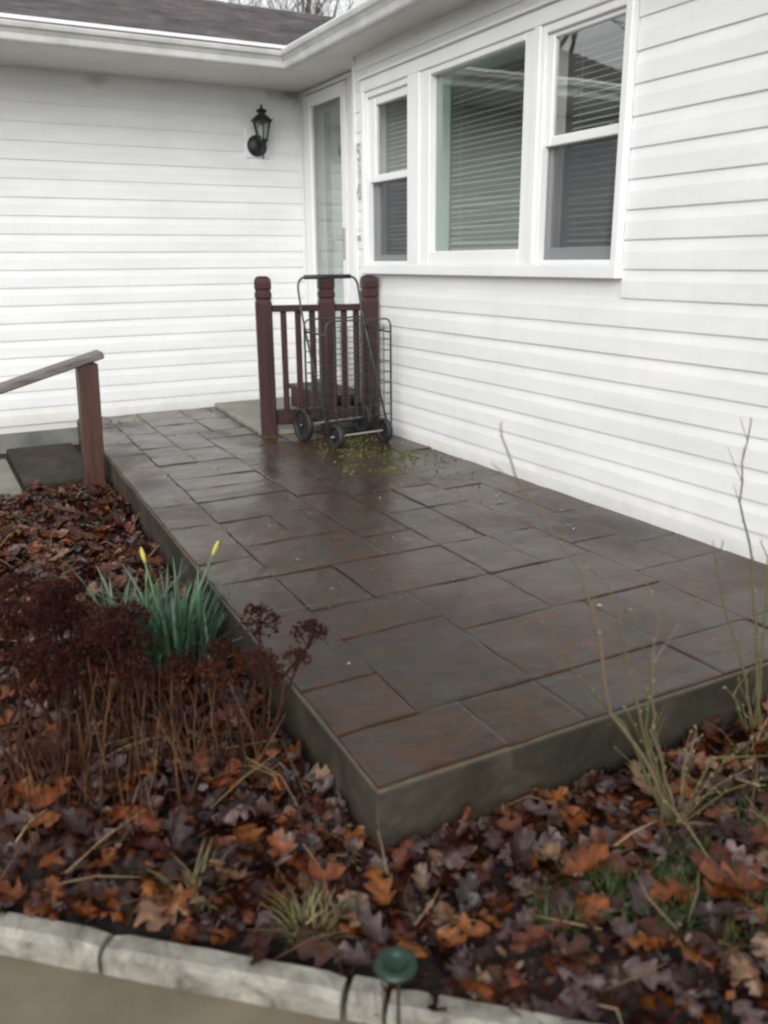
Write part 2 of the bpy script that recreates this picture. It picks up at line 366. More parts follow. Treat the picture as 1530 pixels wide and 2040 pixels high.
# garden bed (soil) – fine grid kept on the house side of the curb
bm = MB(); nx, ny = 76, 92; x0, x1, y0, y1 = -4.2, 3.4, -7.6, .2
idx = {}
for j in range(ny+1):
    for i in range(nx+1):
        x = x0+(x1-x0)*i/nx; y = y0+(y1-y0)*j/ny
        t = curb_t(x, y)
        if t > -.02: x -= CN.x*(t+.02); y -= CN.y*(t+.02)
        idx[i, j] = len(bm.v); bm.v.append((x, y, gz(x, y)))
for j in range(ny):
    for i in range(nx):
        q = (idx[i, j], idx[i+1, j], idx[i+1, j+1], idx[i, j+1])
        cx = x0+(x1-x0)*(i+.5)/nx; cy = y0+(y1-y0)*(j+.5)/ny
        if curb_t(cx, cy) < .12: bm.f.append(q); bm.c.append(None)
bed = bm.build('garden_bed', M['soil'], smooth=True); tag(bed, kind='structure')
# driveway
d = MB(); A = CA - CD*9 - CN*.01; B = CA + CD*12 - CN*.01
d.add([(A.x, A.y, -.214), (B.x, B.y, -.214), (B.x+CN.x*6, B.y+CN.y*6, -.214), (A.x+CN.x*6, A.y+CN.y*6, -.214)], [(0, 3, 2, 1)])
tag(d.build('driveway', M['drive']), kind='structure')
# curb: painted blocks
curb = thing('curb', (CA.x, CA.y, -.25), None, None, kind='structure')
s = -3.3; rnd = random.Random(3)
cuts = [-3.6, -2.9, -2.2, -1.5, -.85, -.35, .205, .632, .70, 1.18, 1.7, 2.35, 3.0, 3.7, 4.4, 5.1, 5.8]
for a, b_ in zip(cuts[:-1], cuts[1:]):
    mb = MB(); n_ = 14; L = b_-a-.010
    jz = rnd.uniform(-.006, .006); jn = rnd.uniform(-.006, .006)
    prof = [(-.030, -.30), (-.030, -.182), (-.018, -.170), (.014, -.170), (.026, -.180), (.030, -.30)]
    rings = []
    for k in range(n_+1):
        c = CA - CN*.004 + CD*(a+.005+L*k/n_); ring = []
        for q, (o, z) in enumerate(prof):
            r_ = noise.noise(Vector((a*7+k*.9, q*3.3, 1.7)))*.004 + noise.noise(Vector((a*7+k*2.7, q*5.3, 4.7)))*.003
            e = .012 if k in (0, n_) else 0
            ring.append(c + CN*(o*(1-e*4)+jn+r_*.6) + Vector((0, 0, z+jz+r_-e*.5)))
        rings.append(ring)
    vs = [v for r_ in rings for v in r_]; m_ = len(prof); fs = []
    for k in range(n_):
        for q in range(m_-1): fs.append((k*m_+q, (k+1)*m_+q, (k+1)*m_+q+1, k*m_+q+1))
    fs.append(tuple(range(m_))); fs.append(tuple(n_*m_+q for q in range(m_))[::-1])
    mb.add(vs, fs); mb.build('edging_block', M['curb'], curb, smooth=False)

# ---------------------------------------------------------------- patio
PX, PY = -1.665, -4.39
def shx(x, y): return x*(1-.0241*(y+4.39))
patio = thing('patio', (-.8, -2.2, -.16), None, None, kind='structure')
mb = MB(); i0 = .008
def sv(x, y, z): return (shx(x, y), y, z)
ys = [PY+i0 + (0-PY)*k/30 for k in range(31)]
va = []; 
prof_n = 6
vs = []; fs = []
for k, y in enumerate(ys):
    y = min(y, -.001)
    vs += [(shx(PX, y)+i0+.004*noise.noise(Vector((y*6, 0, 3))), y, -.40), (shx(PX, y)+i0+.004*noise.noise(Vector((y*6, 0, 9))), y, -.0035), (-.001, y, -.0035), (-.001, y, -.40)]
for k in range(30):
    for q in range(4): fs.append((k*4+q, k*4+(q+1) % 4, (k+1)*4+(q+1) % 4, (k+1)*4+q))
fs.append((3, 2, 1, 0)); fs.append((120, 121, 122, 123))
mb.add(vs, fs); mb.build('base_slab', M['slab'], patio, bevel=.004)
mb = MB()
vs = []; fs = []
for k, y in enumerate(ys):
    y = min(y, -.001)
    vs += [(shx(PX, y)+.016, y+(.008 if k == 0 else 0), -.0024), (-.003, y+(.008 if k == 0 else 0), -.0024)]
for k in range(30): fs.append((k*2, k*2+1, k*2+3, k*2+2))
mb.add(vs, fs); mb.build('joint_bed', M['joint'], patio)
# random ashlar on a .1045 m module; the corner stones are laid as in the photograph
U = 1.665/16; NYU = 42; UY = 4.39/NYU
occ = [[None]*NYU for _ in range(16)]; stones = []
def put(i, j, wd, hd):
    for a in range(wd):
        for c in range(hd): occ[i+a][j+c] = 1
    stones.append((i, j, wd, hd))
for st in ((0, 0, 3, 2), (0, 2, 2, 2), (0, 4, 2, 4), (0, 8, 2, 3), (0, 11, 2, 2), (0, 13, 2, 4), (0, 17, 2, 3), (0, 20, 2, 3), (0, 23, 2, 4), (0, 27, 2, 3),
           (3, 0, 2, 2), (5, 0, 4, 2), (9, 0, 3, 2), (12, 0, 4, 2), (2, 2, 3, 4), (9, 2, 3, 3), (5, 2, 4, 3)):
    put(*st)
rr = random.Random(21)
sizes = [(2, 2), (3, 2), (2, 3), (3, 3), (4, 3), (3, 4), (4, 2), (2, 4), (4, 4), (3, 2), (2, 3), (4, 3)]
for j in range(NYU):
    for i in range(16):
        if occ[i][j]: continue
        cand = sizes[:]; rr.shuffle(cand); cand += [(2, 1), (1, 2), (1, 1), (3, 1), (1, 3)][:]
        for wd, hd in cand:
            if i+wd > 16 or j+hd > NYU: continue
            if any(occ[i+a][j+c] for a in range(wd) for c in range(hd)): continue
            # never leave a one-unit sliver
            if (i+wd == 15) or (i+wd < 15 and not occ[i+wd][j] and occ[min(i+wd+1, 15)][j]): 
                if (wd, hd) in sizes: continue
            put(i, j, wd, hd); break
def stone_mesh(i, j, wd, hd, seed):
    x0, x1, y0, y1 = PX+i*U, PX+(i+wd)*U, PY+j*UY, PY+(j+hd)*UY
    gp = .0019
    x0 += gp if i > 0 else .013; y0 += gp if j > 0 else .013; x1 -= gp; y1 -= gp
    N = 7; m_ = MB(); tilt = (random.Random(seed).uniform(-.003, .003), random.Random(seed+1).uniform(-.003, .003)); dz = .0045+random.Random(seed+2).uniform(-.0012, .0012)
    ids = {}; ex = .007/(x1-x0); ey = .007/(y1-y0)
    FX = [0, ex]+[ex+(1-2*ex)*k/(N-2) for k in range(1, N-2)]+[1-ex, 1]; FY = [0, ey]+[ey+(1-2*ey)*k/(N-2) for k in range(1, N-2)]+[1-ey, 1]
    for b in range(N+1):
        for a in range(N+1):
            fx, fy = FX[a], FY[b]
            x = x0+(x1-x0)*fx; y = y0+(y1-y0)*fy
            ed = min(fx, 1-fx, fy, 1-fy)
            wob = .004*noise.noise(Vector((x*11+seed, y*11, 0))) if ed == 0 else 0
            if fx in (0, 1): x += wob
            if fy in (0, 1): y += wob
            z = dz + tilt[0]*(fx-.5) + tilt[1]*(fy-.5) + .0022*noise.noise(Vector((x*9, y*9, seed))) + .0012*noise.noise(Vector((x*30, y*30, seed)))
            if ed == 0: z -= .0010 + .0010*noise.noise(Vector((x*25, y*25, 5)))
            ids[a, b] = len(m_.v); m_.v.append((shx(x, y), y, z))
    for b in range(N):
        for a in range(N): m_.f.append((ids[a, b], ids[a+1, b], ids[a+1, b+1], ids[a, b+1])); m_.c.append(None)
    per = [(a, 0) for a in range(N)] + [(N, b) for b in range(N)] + [(a, N) for a in range(N, 0, -1)] + [(0, b) for b in range(N, 0, -1)]
    low = []
    for q in per:
        v = m_.v[ids[q]]; low.append(len(m_.v)); m_.v.append((v[0], v[1], -.026))
    for k in range(len(per)):
        k2 = (k+1) % len(per); m_.f.append((ids[per[k]], low[k], low[k2], ids[per[k2]])); m_.c.append(None)
    return m_
for k, (i, j, wd, hd) in enumerate(stones):
    stone_mesh(i, j, wd, hd, k*3.7).build('paver', M['paver'], patio, smooth=False)
# concrete landing in front of the door
mb = MB(); mb.add([(-.66, -1.13, -.02), (-.004, -1.13, -.02), (-.004, -1.04, -.02), (.12, -1.04, -.02), (.12, -.004, -.02), (-.585, -.004, -.02),
                   (-.66, -1.13, .03), (-.004, -1.13, .03), (-.004, -1.04, .03), (.12, -1.04, .03), (.12, -.004, .03), (-.585, -.004, .03)],
   [(5, 4, 3, 2, 1, 0), (6, 7, 8, 9, 10, 11), (0, 1, 7, 6), (1, 2, 8, 7), (2, 3, 9, 8), (3, 4, 10, 9), (4, 5, 11, 10), (5, 0, 6, 11)])
tag(mb.build('landing', M['concrete'], bevel=.006), kind='structure')

# ================================================================ HOUSE
CO = 0.1016; DX = 0.128            # siding course, door-wall plane
SOF = 1.998
house = thing('house', (0, 0, 0), 'white vinyl sided house with dark shingle roof, gutters and triple window', 'house')
def siding_profile(z0, z1, out):
    """dutch-lap board section: (offset from wall, z) going up"""
    h = z1-z0
    return [(0, z0), (out, z0+.0008), (out+.0005, z0+.004), (out-.0005, z0+.60*h), (out-.0020, z0+.68*h), (out-.0044, z0+.82*h), (out-.0060, z0+.96*h), (.0012, z1+.004), (0, z1+.004)]
def board(axis, a, b, z0, z1, parent, wallpos=0.0, proud=0.0):
    """axis 'x': board along X on the plane Y=wallpos facing -Y; axis 'y': along Y on X=wallpos facing -X"""
    n_ = max(1, int(abs(b-a)/.35)); pr = siding_profile(z0, z1, .0072+proud); vs = []; fs = []
    for k in range(n_+1):
        t = a+(b-a)*k/n_
        for o, z in pr:
            wz = .0011*noise.noise(Vector((t*2.3, z0*13, 4)))
            wo = .0014*noise.noise(Vector((t*1.7, z*9, 8))) if o > .003 else 0
            vs.append((t, wallpos-o-wo, z+wz) if axis == 'x' else (wallpos-o-wo, t, z+wz))
    m_ = len(pr)
    for k in range(n_):
        for q in range(m_-1): fs.append((k*m_+q, (k+1)*m_+q, (k+1)*m_+q+1, k*m_+q+1) if axis == 'x' else (k*m_+q, k*m_+q+1, (k+1)*m_+q+1, (k+1)*m_+q))
    fs.append(tuple(range(m_))); fs.append(tuple(n_*m_+q for q in range(m_))[::-1])
    MB().add(vs, fs).build('siding_board', M['siding'], parent)
# garage-side wall (faces the camera)
LX0 = -2.75
mb = MB(); mb.box((LX0, .002, -.05), (DX+.12, .12, 2.3)); wl = mb.build('wall', M['siding'], house); wl['label'] = 'white siding wall with the lantern'
for k in range(20):
    z0 = -.006+k*CO; z1 = min(z0+CO, SOF)
    sm = (-1.52, -.62, -1.05)[(k//2) % 3]+.03*((k*7) % 5-2)/2
    board('x', LX0, sm+.012, z0, z1, wl, 0.0); board('x', sm-.012, DX-.016, z0, z1, wl, 0.0, .0010)
mb = MB(); mb.box((LX0, .006, -.05), (LX0+.12, 3.2, 2.3)); we = mb.build('wall', M['siding'], house)
# window wall
RY1 = -8.5
WY0, WY1, WZ0, WZ1 = -1.165, -3.185, .875, 1.862
mb = MB()
mb.box((.002, -1.036, -.05), (.12, WY0-.01, SOF+.3)); mb.box((.002, WY1+.01, -.05), (.12, RY1, SOF+.3))
mb.box((.002, WY0-.01, -.05), (.12, WY1+.01, WZ0+.012)); mb.box((.002, WY0-.01, WZ1-.012), (.12, WY1+.01, SOF+.3))
wr = mb.build('wall', M['siding'], house); wr['label'] = 'white siding wall with the triple window'
for k in range(20):
    z0 = -.006+k*CO; z1 = min(z0+CO, SOF)
    segs = [(-1.058, RY1)]
    if z1 > WZ0+.01 and z0 < WZ1-.01:
        segs = [(-1.058, WY0+.003), (WY1-.003, RY1)]
    for a, b in segs:
        cutsy = sorted([c_+.04*((k*5) % 3-1) for c_ in ((-2.05, -5.4), (-3.62, -6.9), (-4.3, -7.6))[(k//2) % 3] if b+.3 < c_ < a-.3], reverse=True)
        edges = [a]+cutsy+[b]
        for q, (e0, e1) in enumerate(zip(edges[:-1], edges[1:])): board('y', e0+(.012 if q else 0), e1-(.012 if q < len(edges)-2 else 0), z0, z1, wr, 0.0, .0010*(q % 2))
# door-wall plane and the return of the recess
mb = MB(); mb.box((DX+.002, -.0, -.05), (DX+.10, -.04, SOF+.3)); mb.box((DX+.002, -.77, -.05), (DX+.10, -1.036, SOF+.3)); mb.box((DX+.002, -.04, 1.99), (DX+.10, -.77, SOF+.3))
mb.build('door_wall', M['trim'], house)
# corner trims
mb = MB(); mb.box((-.014, -1.036, 0), (.02, -1.060, SOF)); mb.box((-.014, -1.034, 0), (DX, -1.040, SOF)); mb.build('corner_post', M['trim'], house, bevel=.003)
mb = MB(); mb.box((DX-.018, -.016, 0), (DX-.002, -.001, SOF)); mb.build('corner_trim', M['trim'], house)
# foundation
mb = MB(); mb.box((LX0+.02, .004, -.6), (DX, .11, -.006)); mb.build('foundation', M['foundation'], house)
mb = MB(); mb.box((.004, -1.1, -.6), (.11, RY1, -.006)); mb.build('foundation', M['foundation'], house)
# soffits, fascia, gutters, roofs
OY, OX = -.66, -.258
mb = MB(); mb.box((LX0-.25, OY+.06, SOF), (DX+.3, .10, SOF+.012)); mb.box((OX+.06, OY+.06, SOF+.001), (.12, RY1, SOF+.013)); mb.build('soffit', M['soffit'], house)
mb = MB(); mb.box((LX0-.25, OY+.06, SOF+.0), (OX+.06, OY+.04, SOF+.12)); mb.box((OX+.04, OY+.04, SOF), (OX+.06, RY1, SOF+.12)); mb.build('fascia', M['trim'], house)
def gutter_prof():   # (outward, z) K-style
    return [(-.06, 2.075), (-.06, 1.994), (-.012, 1.992), (-.006, 2.000), (-.003, 2.026), (.010, 2.044), (.022, 2.052), (.026, 2.066), (.026, 2.075), (.016, 2.075), (.016, 2.068), (0, 2.045), (-.02, 2.000), (-.052, 2.000), (-.054, 2.075)]
gp = gutter_prof(); vs = []; fs = []
for st in range(3):
    for o, z in gp:
        if st == 0: vs.append((LX0-.25, OY-o, z+.004))
        elif st == 1: vs.append((OX-o, OY-o, z))
        else: vs.append((OX-o, RY1, z+.004))
m_ = len(gp)
for k in range(2):
    for q in range(m_): fs.append((k*m_+q, k*m_+(q+1) % m_, (k+1)*m_+(q+1) % m_, (k+1)*m_+q))
fs.append(tuple(range(m_))); fs.append(tuple(2*m_+q for q in range(m_))[::-1])
MB().add(vs, fs).build('gutter', M['gutter'], house)
SL = .38; RIY = 1.17
def zr(y): return 2.072+SL*(y-OY)
roof = MB(); RX0 = LX0-.28
roof.add([(RX0, OY+.02, zr(OY)-.02), (5, OY+.02, zr(OY)-.02), (5, RIY, zr(RIY)-.02), (RX0, RIY, zr(RIY)-.02), (5, 2*RIY-OY, zr(OY)-.02), (RX0, 2*RIY-OY, zr(OY)-.02),
          (RX0, RIY, zr(RIY)-.12), (RX0, OY+.02, zr(OY)-.12), (RX0, 2*RIY-OY, zr(OY)-.12)], [(0, 1, 2, 3), (3, 2, 4, 5), (7, 0, 3, 6), (6, 3, 5, 8)])
roof = roof.build('roof', M['shingle'], house)
nc = 17
for k in range(nc):
    ya = OY-.012+(RIY-OY+.012)*k/nc; yb = OY-.012+(RIY-OY+.012)*(k+1)/nc+.03
    n_ = 46; vs = []; fs = []
    for q in range(n_+1):
        x = RX0-.02+(4.4-RX0)*q/n_; wv = .004*noise.noise(Vector((x*3, k*5.1, 0)))
        vs += [(x, ya+wv, zr(ya)+.001), (x, ya+wv, zr(ya)+.020), (x, min(yb, RIY), zr(min(yb, RIY))+.002)]
    for q in range(n_): fs += [(q*3, q*3+3, q*3+4, q*3+1), (q*3+1, q*3+4, q*3+5, q*3+2)]
    MB().add(vs, fs).build('shingle_course', M['shingle'], roof)
mb = MB()
for sg in (-1, 1):
    e_ = Vector((0, sg*.12, -SL*.12)); h_ = Vector((0, 0, zr(RIY)+.014)); A_ = Vector((RX0-.02, RIY, 0))+h_; B_ = Vector((4.4, RIY, 0))+h_; dn = Vector((0, 0, -.012))
    mb.add([A_, B_, B_+e_, A_+e_, A_+e_+dn, B_+e_+dn], [(0, 1, 2, 3) if sg < 0 else (3, 2, 1, 0), (3, 2, 5, 4)])
mb.build('ridge_cap', M['shingle'], roof)
# roof of the window wing
def zx(x): return 2.072+.40*(x-OX)
mb = MB(); mb.add([(OX+.02, OY+.1, zx(OX)), (OX+.02, RY1, zx(OX)), (3.2, RY1, zx(3.2)), (3.2, OY+1.5, zx(3.2)), (7, RY1, zx(OX)), (7, OY+1.5, zx(OX))], [(0, 1, 2, 3), (3, 2, 4, 5)])
mb.build('roof', M['shingle'], house)
# closed room behind the windows
mb = MB(); mb.add([(.125, -1.04, 0), (.125, RY1, 0), (3.6, RY1, 0), (3.6, -1.04, 0), (.125, -1.04, 2.28), (.125, RY1, 2.28), (3.6, RY1, 2.28), (3.6, -1.04, 2.28)],
                  [(0, 1, 2, 3), (4, 7, 6, 5), (1, 5, 6, 2), (2, 6, 7, 3), (3, 7, 4, 0)])
mb.build('room', M['dark_room'], house)
# --- storm door
door = MB(); door.box((DX-.012, -.040, .10), (DX+.01, -.082, 1.965)); door.box((DX-.012, -.700, .10), (DX+.01, -.765, 1.965)); door.box((DX-.012, -.040, 1.965), (DX+.01, -.765, 1.99))
door = door.build('door', M['trim'], house, bevel=.003)
mb = MB(); mb.box((DX-.024, -.086, .165), (DX+.004, -.182, 1.955)); mb.box((DX-.024, -.632, .165), (DX+.004, -.697, 1.955)); mb.box((DX-.0235, -.182, 1.885), (DX+.0035, -.632, 1.955)); mb.box((DX-.0235, -.182, .165), (DX+.0035, -.632, .27))
mb.build('storm_frame', M['trim'], door, bevel=.004)
mb = MB(); mb.box((DX-.008, -.180, .265), (DX-.004, -.634, 1.888)); mb.build('pane', M['glass'], door)
mb = MB(); mb.box((DX+.07, -.04, .10), (DX+.10, -.77, 1.99)); mb.build('inner_door', M['door'], door)
mb = MB(); mb.box((DX+.02, -.035, .10), (DX+.10, -.085, 1.99)); mb.box((DX+.045, -.25, .3), (DX+.07, -.285, 1.85)); mb.box((DX+.045, -.285, 1.02), (DX+.0695, -.32, 1.09)); mb.build('inner_stile', M['dark_room'], door)
mb = MB(); mb.box((DX-.04, -.03, .085), (DX+.08, -.78, .14)); mb.build('threshold', M['trim'], door, bevel=.005)
mb = MB(); mb.box((DX-.032, -.648, .955), (DX-.024, -.672, 1.14)); mb.tube([(DX-.028, -.66, 1.072), (DX-.062, -.66, 1.072)], .008, 8); mb.tube([(DX-.06, -.664, 1.073), (DX-.066, -.60, 1.074), (DX-.064, -.53, 1.068), (DX-.058, -.505, 1.062)], [.009, .008, .007, .006], 8)
mb.build('handle', M['metal_grey'], door, smooth=False)
mb = MB(); mb.lathe([(.001, 0), (.012, .002), (.012, .006), (.002, .01)], 10); 
ring = MB(); ring.box((-.024, -1.085, 1.055), (-.010, -1.103, 1.085)); ring.build('doorbell', M['metal_grey'], house, bevel=.002)
# --- window trim boards
TX = -.034
mb = MB()
mb.box((TX, WY0, WZ0+.05), (.01, -1.200, WZ1)); mb.box((TX, -1.668, .925), (.01, -1.783, 1.80)); mb.box((TX, -2.650, .925), (.01, -2.692, 1.80)); mb.box((TX, -3.150, WZ0+.05), (.01, WY1, WZ1))
mb.box((TX+.001, -1.200, 1.80), (.01, -3.150, WZ1)); mb.box((TX-.006, WY0+.004, WZ0), (.01, WY1-.004, .925))
mb.build('window_trim', M['trim'], house, bevel=.004)
mb = MB(); mb.box((TX-.016, WY0+.01, WZ1+.0), (.0, WY1-.01, WZ1+.012)); mb.build('drip_cap', M['trim'], house, bevel=.002)
def rect_frame(mb, x0, x1, ya, yb, z0, z1, wl_, wr_, wb, wt):
    mb.box((x0, ya, z0), (x1, ya-wl_, z1)); mb.box((x0, yb+wr_, z0), (x1, yb, z1))
    mb.box((x0+.0006, ya-wl_, z0), (x1-.0006, yb+wr_, z0+wb)); mb.box((x0+.0006, ya-wl_, z1-wt), (x1-.0006, yb+wr_, z1))
def hung(ya, yb, uy0, uy1, uz0, uz1, ly0, ly1, lz0, lz1, label):
    f = MB(); rect_frame(f, -.022, .095, ya, yb, .925, 1.80, .020, .014, .018, .03); f = f.build('window', M['trim'], house, bevel=.003); f['label'] = label
    s_ = MB(); rect_frame(s_, -.006, .022, ya-.020, yb+.014, uz0-.036, 1.771, (ya-.020)-uy0, uy1-(yb+.014), .036, 1.771-uz1); s_.build('upper_sash', M['trim'], f, bevel=.004)
    s_ = MB(); rect_frame(s_, .024, .052, ya-.020, yb+.014, .943, lz1+.034, (ya-.020)-ly0, ly1-(yb+.014), lz0-.943, .034); s_.build('lower_sash', M['trim'], f, bevel=.004)
    p_ = MB(); p_.box((.006, uy0+.004, uz0-.004), (.010, uy1-.004, uz1+.004)); p_.build('pane', M['glass'], f)
    p_ = MB(); p_.box((.036, ly0+.004, lz0-.004), (.040, ly1-.004, lz1+.004)); p_.build('pane', M['glass'], f)
    p_ = MB(); p_.add([(.012, ya-.018, .943), (.012, yb+.012, .943), (.012, yb+.012, uz0-.01), (.012, ya-.018, uz0-.01)], [(0, 3, 2, 1)]); p_.build('insect_screen', M['screen'], f)
    return f
hung(-1.200, -1.668, -1.285, -1.632, 1.385, 1.728, -1.252, -1.645, .975, 1.345, 'narrow double hung window beside the door')
hung(-2.692, -3.150, -2.745, -3.122, 1.405, 1.752, -2.722, -3.128, .990, 1.368, 'double hung window at the open end of the wall')
f = MB(); rect_frame(f, -.024, .095, -1.783, -2.650, .925, 1.80, .082, .066, .062, .028); f = f.build('window', M['trim'], house, bevel=.004); f['label'] = 'large fixed middle window with greenish glass'
p_ = MB(); p_.box((.012, -1.862, .984), (.016, -2.587, 1.775)); p_.build('pane', M['glass_green'], f)
# house number 516, one digit below the other on the strip of siding between door and window
def digit(pts, zc, name='house_number'):
    mb = MB(); P = [Vector((-.019, -1.112+p[0]*-.022, zc+p[1]*.040)) for p in pts]
    for a, b in zip(P[:-1], P[1:]): pass
    # flat stroke swept along the path
    mb.tube(P, .0055, 5); return mb.build(name, M['digit'], house)
digit([(.9, 1), (-.8, 1), (-.9, .15), (0, .32), (.75, .1), (.9, -.4), (.5, -.9), (-.2, -1), (-.9, -.7)], 1.518)
digit([(-.6, .7), (.05, 1), (.05, -1), (.05, -1)], 1.418); 
d6 = [(.8, .95), (.0, .75), (-.65, .1), (-.85, -.4), (-.5, -.9), (.1, -1), (.75, -.75), (.85, -.3), (.45, .1), (-.1, .15), (-.75, -.2)]
digit(d6, 1.318)

# --- blinds behind each window
def blind(ya, yb, z0, z1, sp, label, tilt, x=.115):
    t = thing('window_blind', (x, (ya+yb)/2, z0), label, 'blind', 'horizontal blinds behind the triple window')
    base = MB(); base.bar((0, ya-yb, 0), (0, 0, 0), .024, .0012)
    cy = (ya+yb)/2; Lh = abs(ya-yb)/2
    me = MB(); pr = []
    for q in range(5):
        u = -1+q*.5; pr.append((u*.0125, .0022*(1-u*u)))
    vs = [];
    for s_ in (-1, 1):
        for px_, pz in pr: vs.append((px_*math.cos(tilt)-pz*math.sin(tilt), s_*Lh, px_*math.sin(tilt)+pz*math.cos(tilt)))
    fs = [(q, q+1, 5+q+1, 5+q) for q in range(4)]
    me.add(vs, fs); me = me.mesh('slat', M['blind'], smooth=True)
    n_ = int((z1-z0-.03)/sp)
    for k in range(n_):
        o = bpy.data.objects.new('slat', me); COL.objects.link(o); o.parent = t; o.location = (random.uniform(-.001, .001), 0, .02+k*sp+random.uniform(-.001, .001))
        o.rotation_euler = (random.gauss(0, .004), random.gauss(0, .07), 0)
    MB().box((x-.013, ya, z0), (x+.013, yb, z0+.014)).build('bottom_rail', M['blind'], t)
    MB().box((x-.018, ya, z1-.03), (x+.018, yb, z1)).build('head_rail', M['blind'], t)
    cm = MB()
    for yy in (ya-.09*(ya-yb), yb+.09*(ya-yb)): cm.tube([(x, yy, z0), (x, yy, z1)], .0012, 4)
    cm.build('ladder_cord', M['blind'], t)
blind(-1.215, -1.655, .945, 1.78, .0235, 'white blind behind the narrow window next to the door', R(24))
blind(-1.86, -2.59, .98, 1.79, .0245, 'wide white blind behind the large greenish middle window', R(20))
blind(-2.735, -3.135, .95, 1.78, .0235, 'white blind behind the double hung window farthest from the door', R(20))

# ================================================================ WALL LANTERN
LP = Vector((-.185, -.012, 1.62))
lamp = thing('wall_lantern', LP, 'small black carriage lantern on the white siding left of the door', 'wall lamp')
MB().box((LP.x-.09, -.001, 1.585), (LP.x+.075, -.022, 1.765)).build('mounting_block', M['trim'], lamp, bevel=.006)
def disc(c, prof, n, axis):   # lathe round the y axis
    m_ = MB(); m_.lathe(prof, n); rotm = Matrix.Rotation(R(90), 4, 'X'); m_.v = [tuple(rotm @ Vector(v) + Vector(c)) for v in m_.v]; return m_
bp = disc((LP.x-.014, -.022, 1.658), [(.066, 0), (.066, .010), (.058, .024), (.040, .034), (.016, .040)], 20, 'y')
bp.build('back_plate', M['iron'], lamp, smooth=True)
LY = -.095
mb = MB(); mb.tube([(LP.x, -.045, 1.66), (LP.x, -.075, 1.640), (LP.x, LY, 1.650), (LP.x, LY, 1.672)], [.009, .010, .011, .014], 8); mb.lathe([(.004, -.06), (.008, -.045), (.006, -.03), (.012, -.012), (.020, 0), (.026, .012), (.030, .02)], 12, (LP.x, LY, 1.665)); mb.build('bracket', M['iron'], lamp, smooth=True)
mb = MB(); zb, zt, rb, rtp = 1.685, 1.795, .032, .058
for k in range(6):
    a = k*math.pi/3+.26; mb.tube([(LP.x+rb*math.cos(a), LY+rb*math.sin(a), zb), (LP.x+rtp*math.cos(a), LY+rtp*math.sin(a), zt)], .0048, 5)
mb.lathe([(.036, -.008), (.037, 0), (.033, .005)], 6, (LP.x, LY, zb), .26); mb.lathe([(.062, -.004), (.068, .001), (.062, .008)], 6, (LP.x, LY, zt), .26)
for k in range(6):
    a = k*math.pi/3+.26; mb.tube([(LP.x+.060*math.cos(a), LY+.060*math.sin(a), zt+.002), (LP.x+.076*math.cos(a), LY+.076*math.sin(a), zt+.008)], [.006, .004], 5)
mb.build('cage', M['iron'], lamp)
for k in range(6):
    a, b = k*math.pi/3+.26, (k+1)*math.pi/3+.26
    MB().add([(LP.x+.031*math.cos(a), LY+.031*math.sin(a), zb), (LP.x+.031*math.cos(b), LY+.031*math.sin(b), zb), (LP.x+.056*math.cos(b), LY+.056*math.sin(b), zt), (LP.x+.056*math.cos(a), LY+.056*math.sin(a), zt)], [(0, 1, 2, 3)]).build('pane', M['lampglass'], lamp)
mb = MB(); mb.lathe([(.060, 0), (.048, .018), (.030, .030), (.022, .034), (.022, .044), (.034, .050), (.036, .054), (.024, .064), (.010, .070), (.007, .078), (.009, .083), (.003, .092)], 12, (LP.x, LY, zt+.006)); mb.build('cap', M['iron'], lamp, smooth=False)
mb = MB(); mb.lathe([(.010, 0), (.010, .03), (.018, .05), (.020, .065), (.012, .085), (.003, .092)], 12, (LP.x, LY, zb)); mb.build('bulb', M['blind'], lamp, smooth=True)
mb = MB(); mb.tube([(LP.x+.0, LY, 1.62), (LP.x, LY+.004, 1.60), (LP.x, LY+.006, 1.575)], [.008, .006, .004], 8); mb.build('tail_finial', M['iron'], lamp)

# ================================================================ GUARD RAIL by the door
P1, P2, P3 = Vector((-.615, -1.118, 0)), Vector((-.285, -1.215, 0)), Vector((-.058, -1.288, 0))
gr = thing('guard_rail', (-.3, -1.2, 0), 'dark red wooden guard rail with three ringed posts in front of the door', 'railing')
def post(p, ang):
    m_ = MB(); s_ = .062   # half diagonal of a .088 post -> four-sided lathe turned 45 degrees
    pr = [(s_, -.02), (s_, .735), (s_*.90, .742), (s_*.90, .752), (s_, .760), (s_, .782), (s_*.90, .790), (s_*.90, .800), (s_, .808), (s_, .842), (s_*.93, .856), (s_*.75, .866), (s_*.45, .871)]
    m_.lathe(pr, 4, (p.x, p.y, 0), R(45)+ang); return m_
ang = math.atan2(P3.y-P1.y, P3.x-P1.x)
for p in (P1, P2, P3): post(p, ang).build('post', M['redwood'], gr, bevel=.005, seg=2)
def span(p, q, nb):
    d_ = (q-p).normalized(); a = p+d_*.043; b = q-d_*.043
    MB().bar(a+Vector((0, 0, .700)), b+Vector((0, 0, .700)), .07, .034).build('top_rail', M['redwood_h'], gr, bevel=.004)
    MB().bar(a+Vector((0, 0, .105)), b+Vector((0, 0, .105)), .038, .085).build('bottom_rail', M['redwood_h'], gr, bevel=.004)
    for k in range(nb):
        c = a+(b-a)*((k+1-.22)/(nb+.25)); MB().bar(c+Vector((0, 0, .146)), c+Vector((0, 0, .684)), .032, .032, (d_.x, d_.y, 0)).build('baluster', M['redwood'], gr, bevel=.003)
span(P1, P2, 3); span(P2, P3, 2)

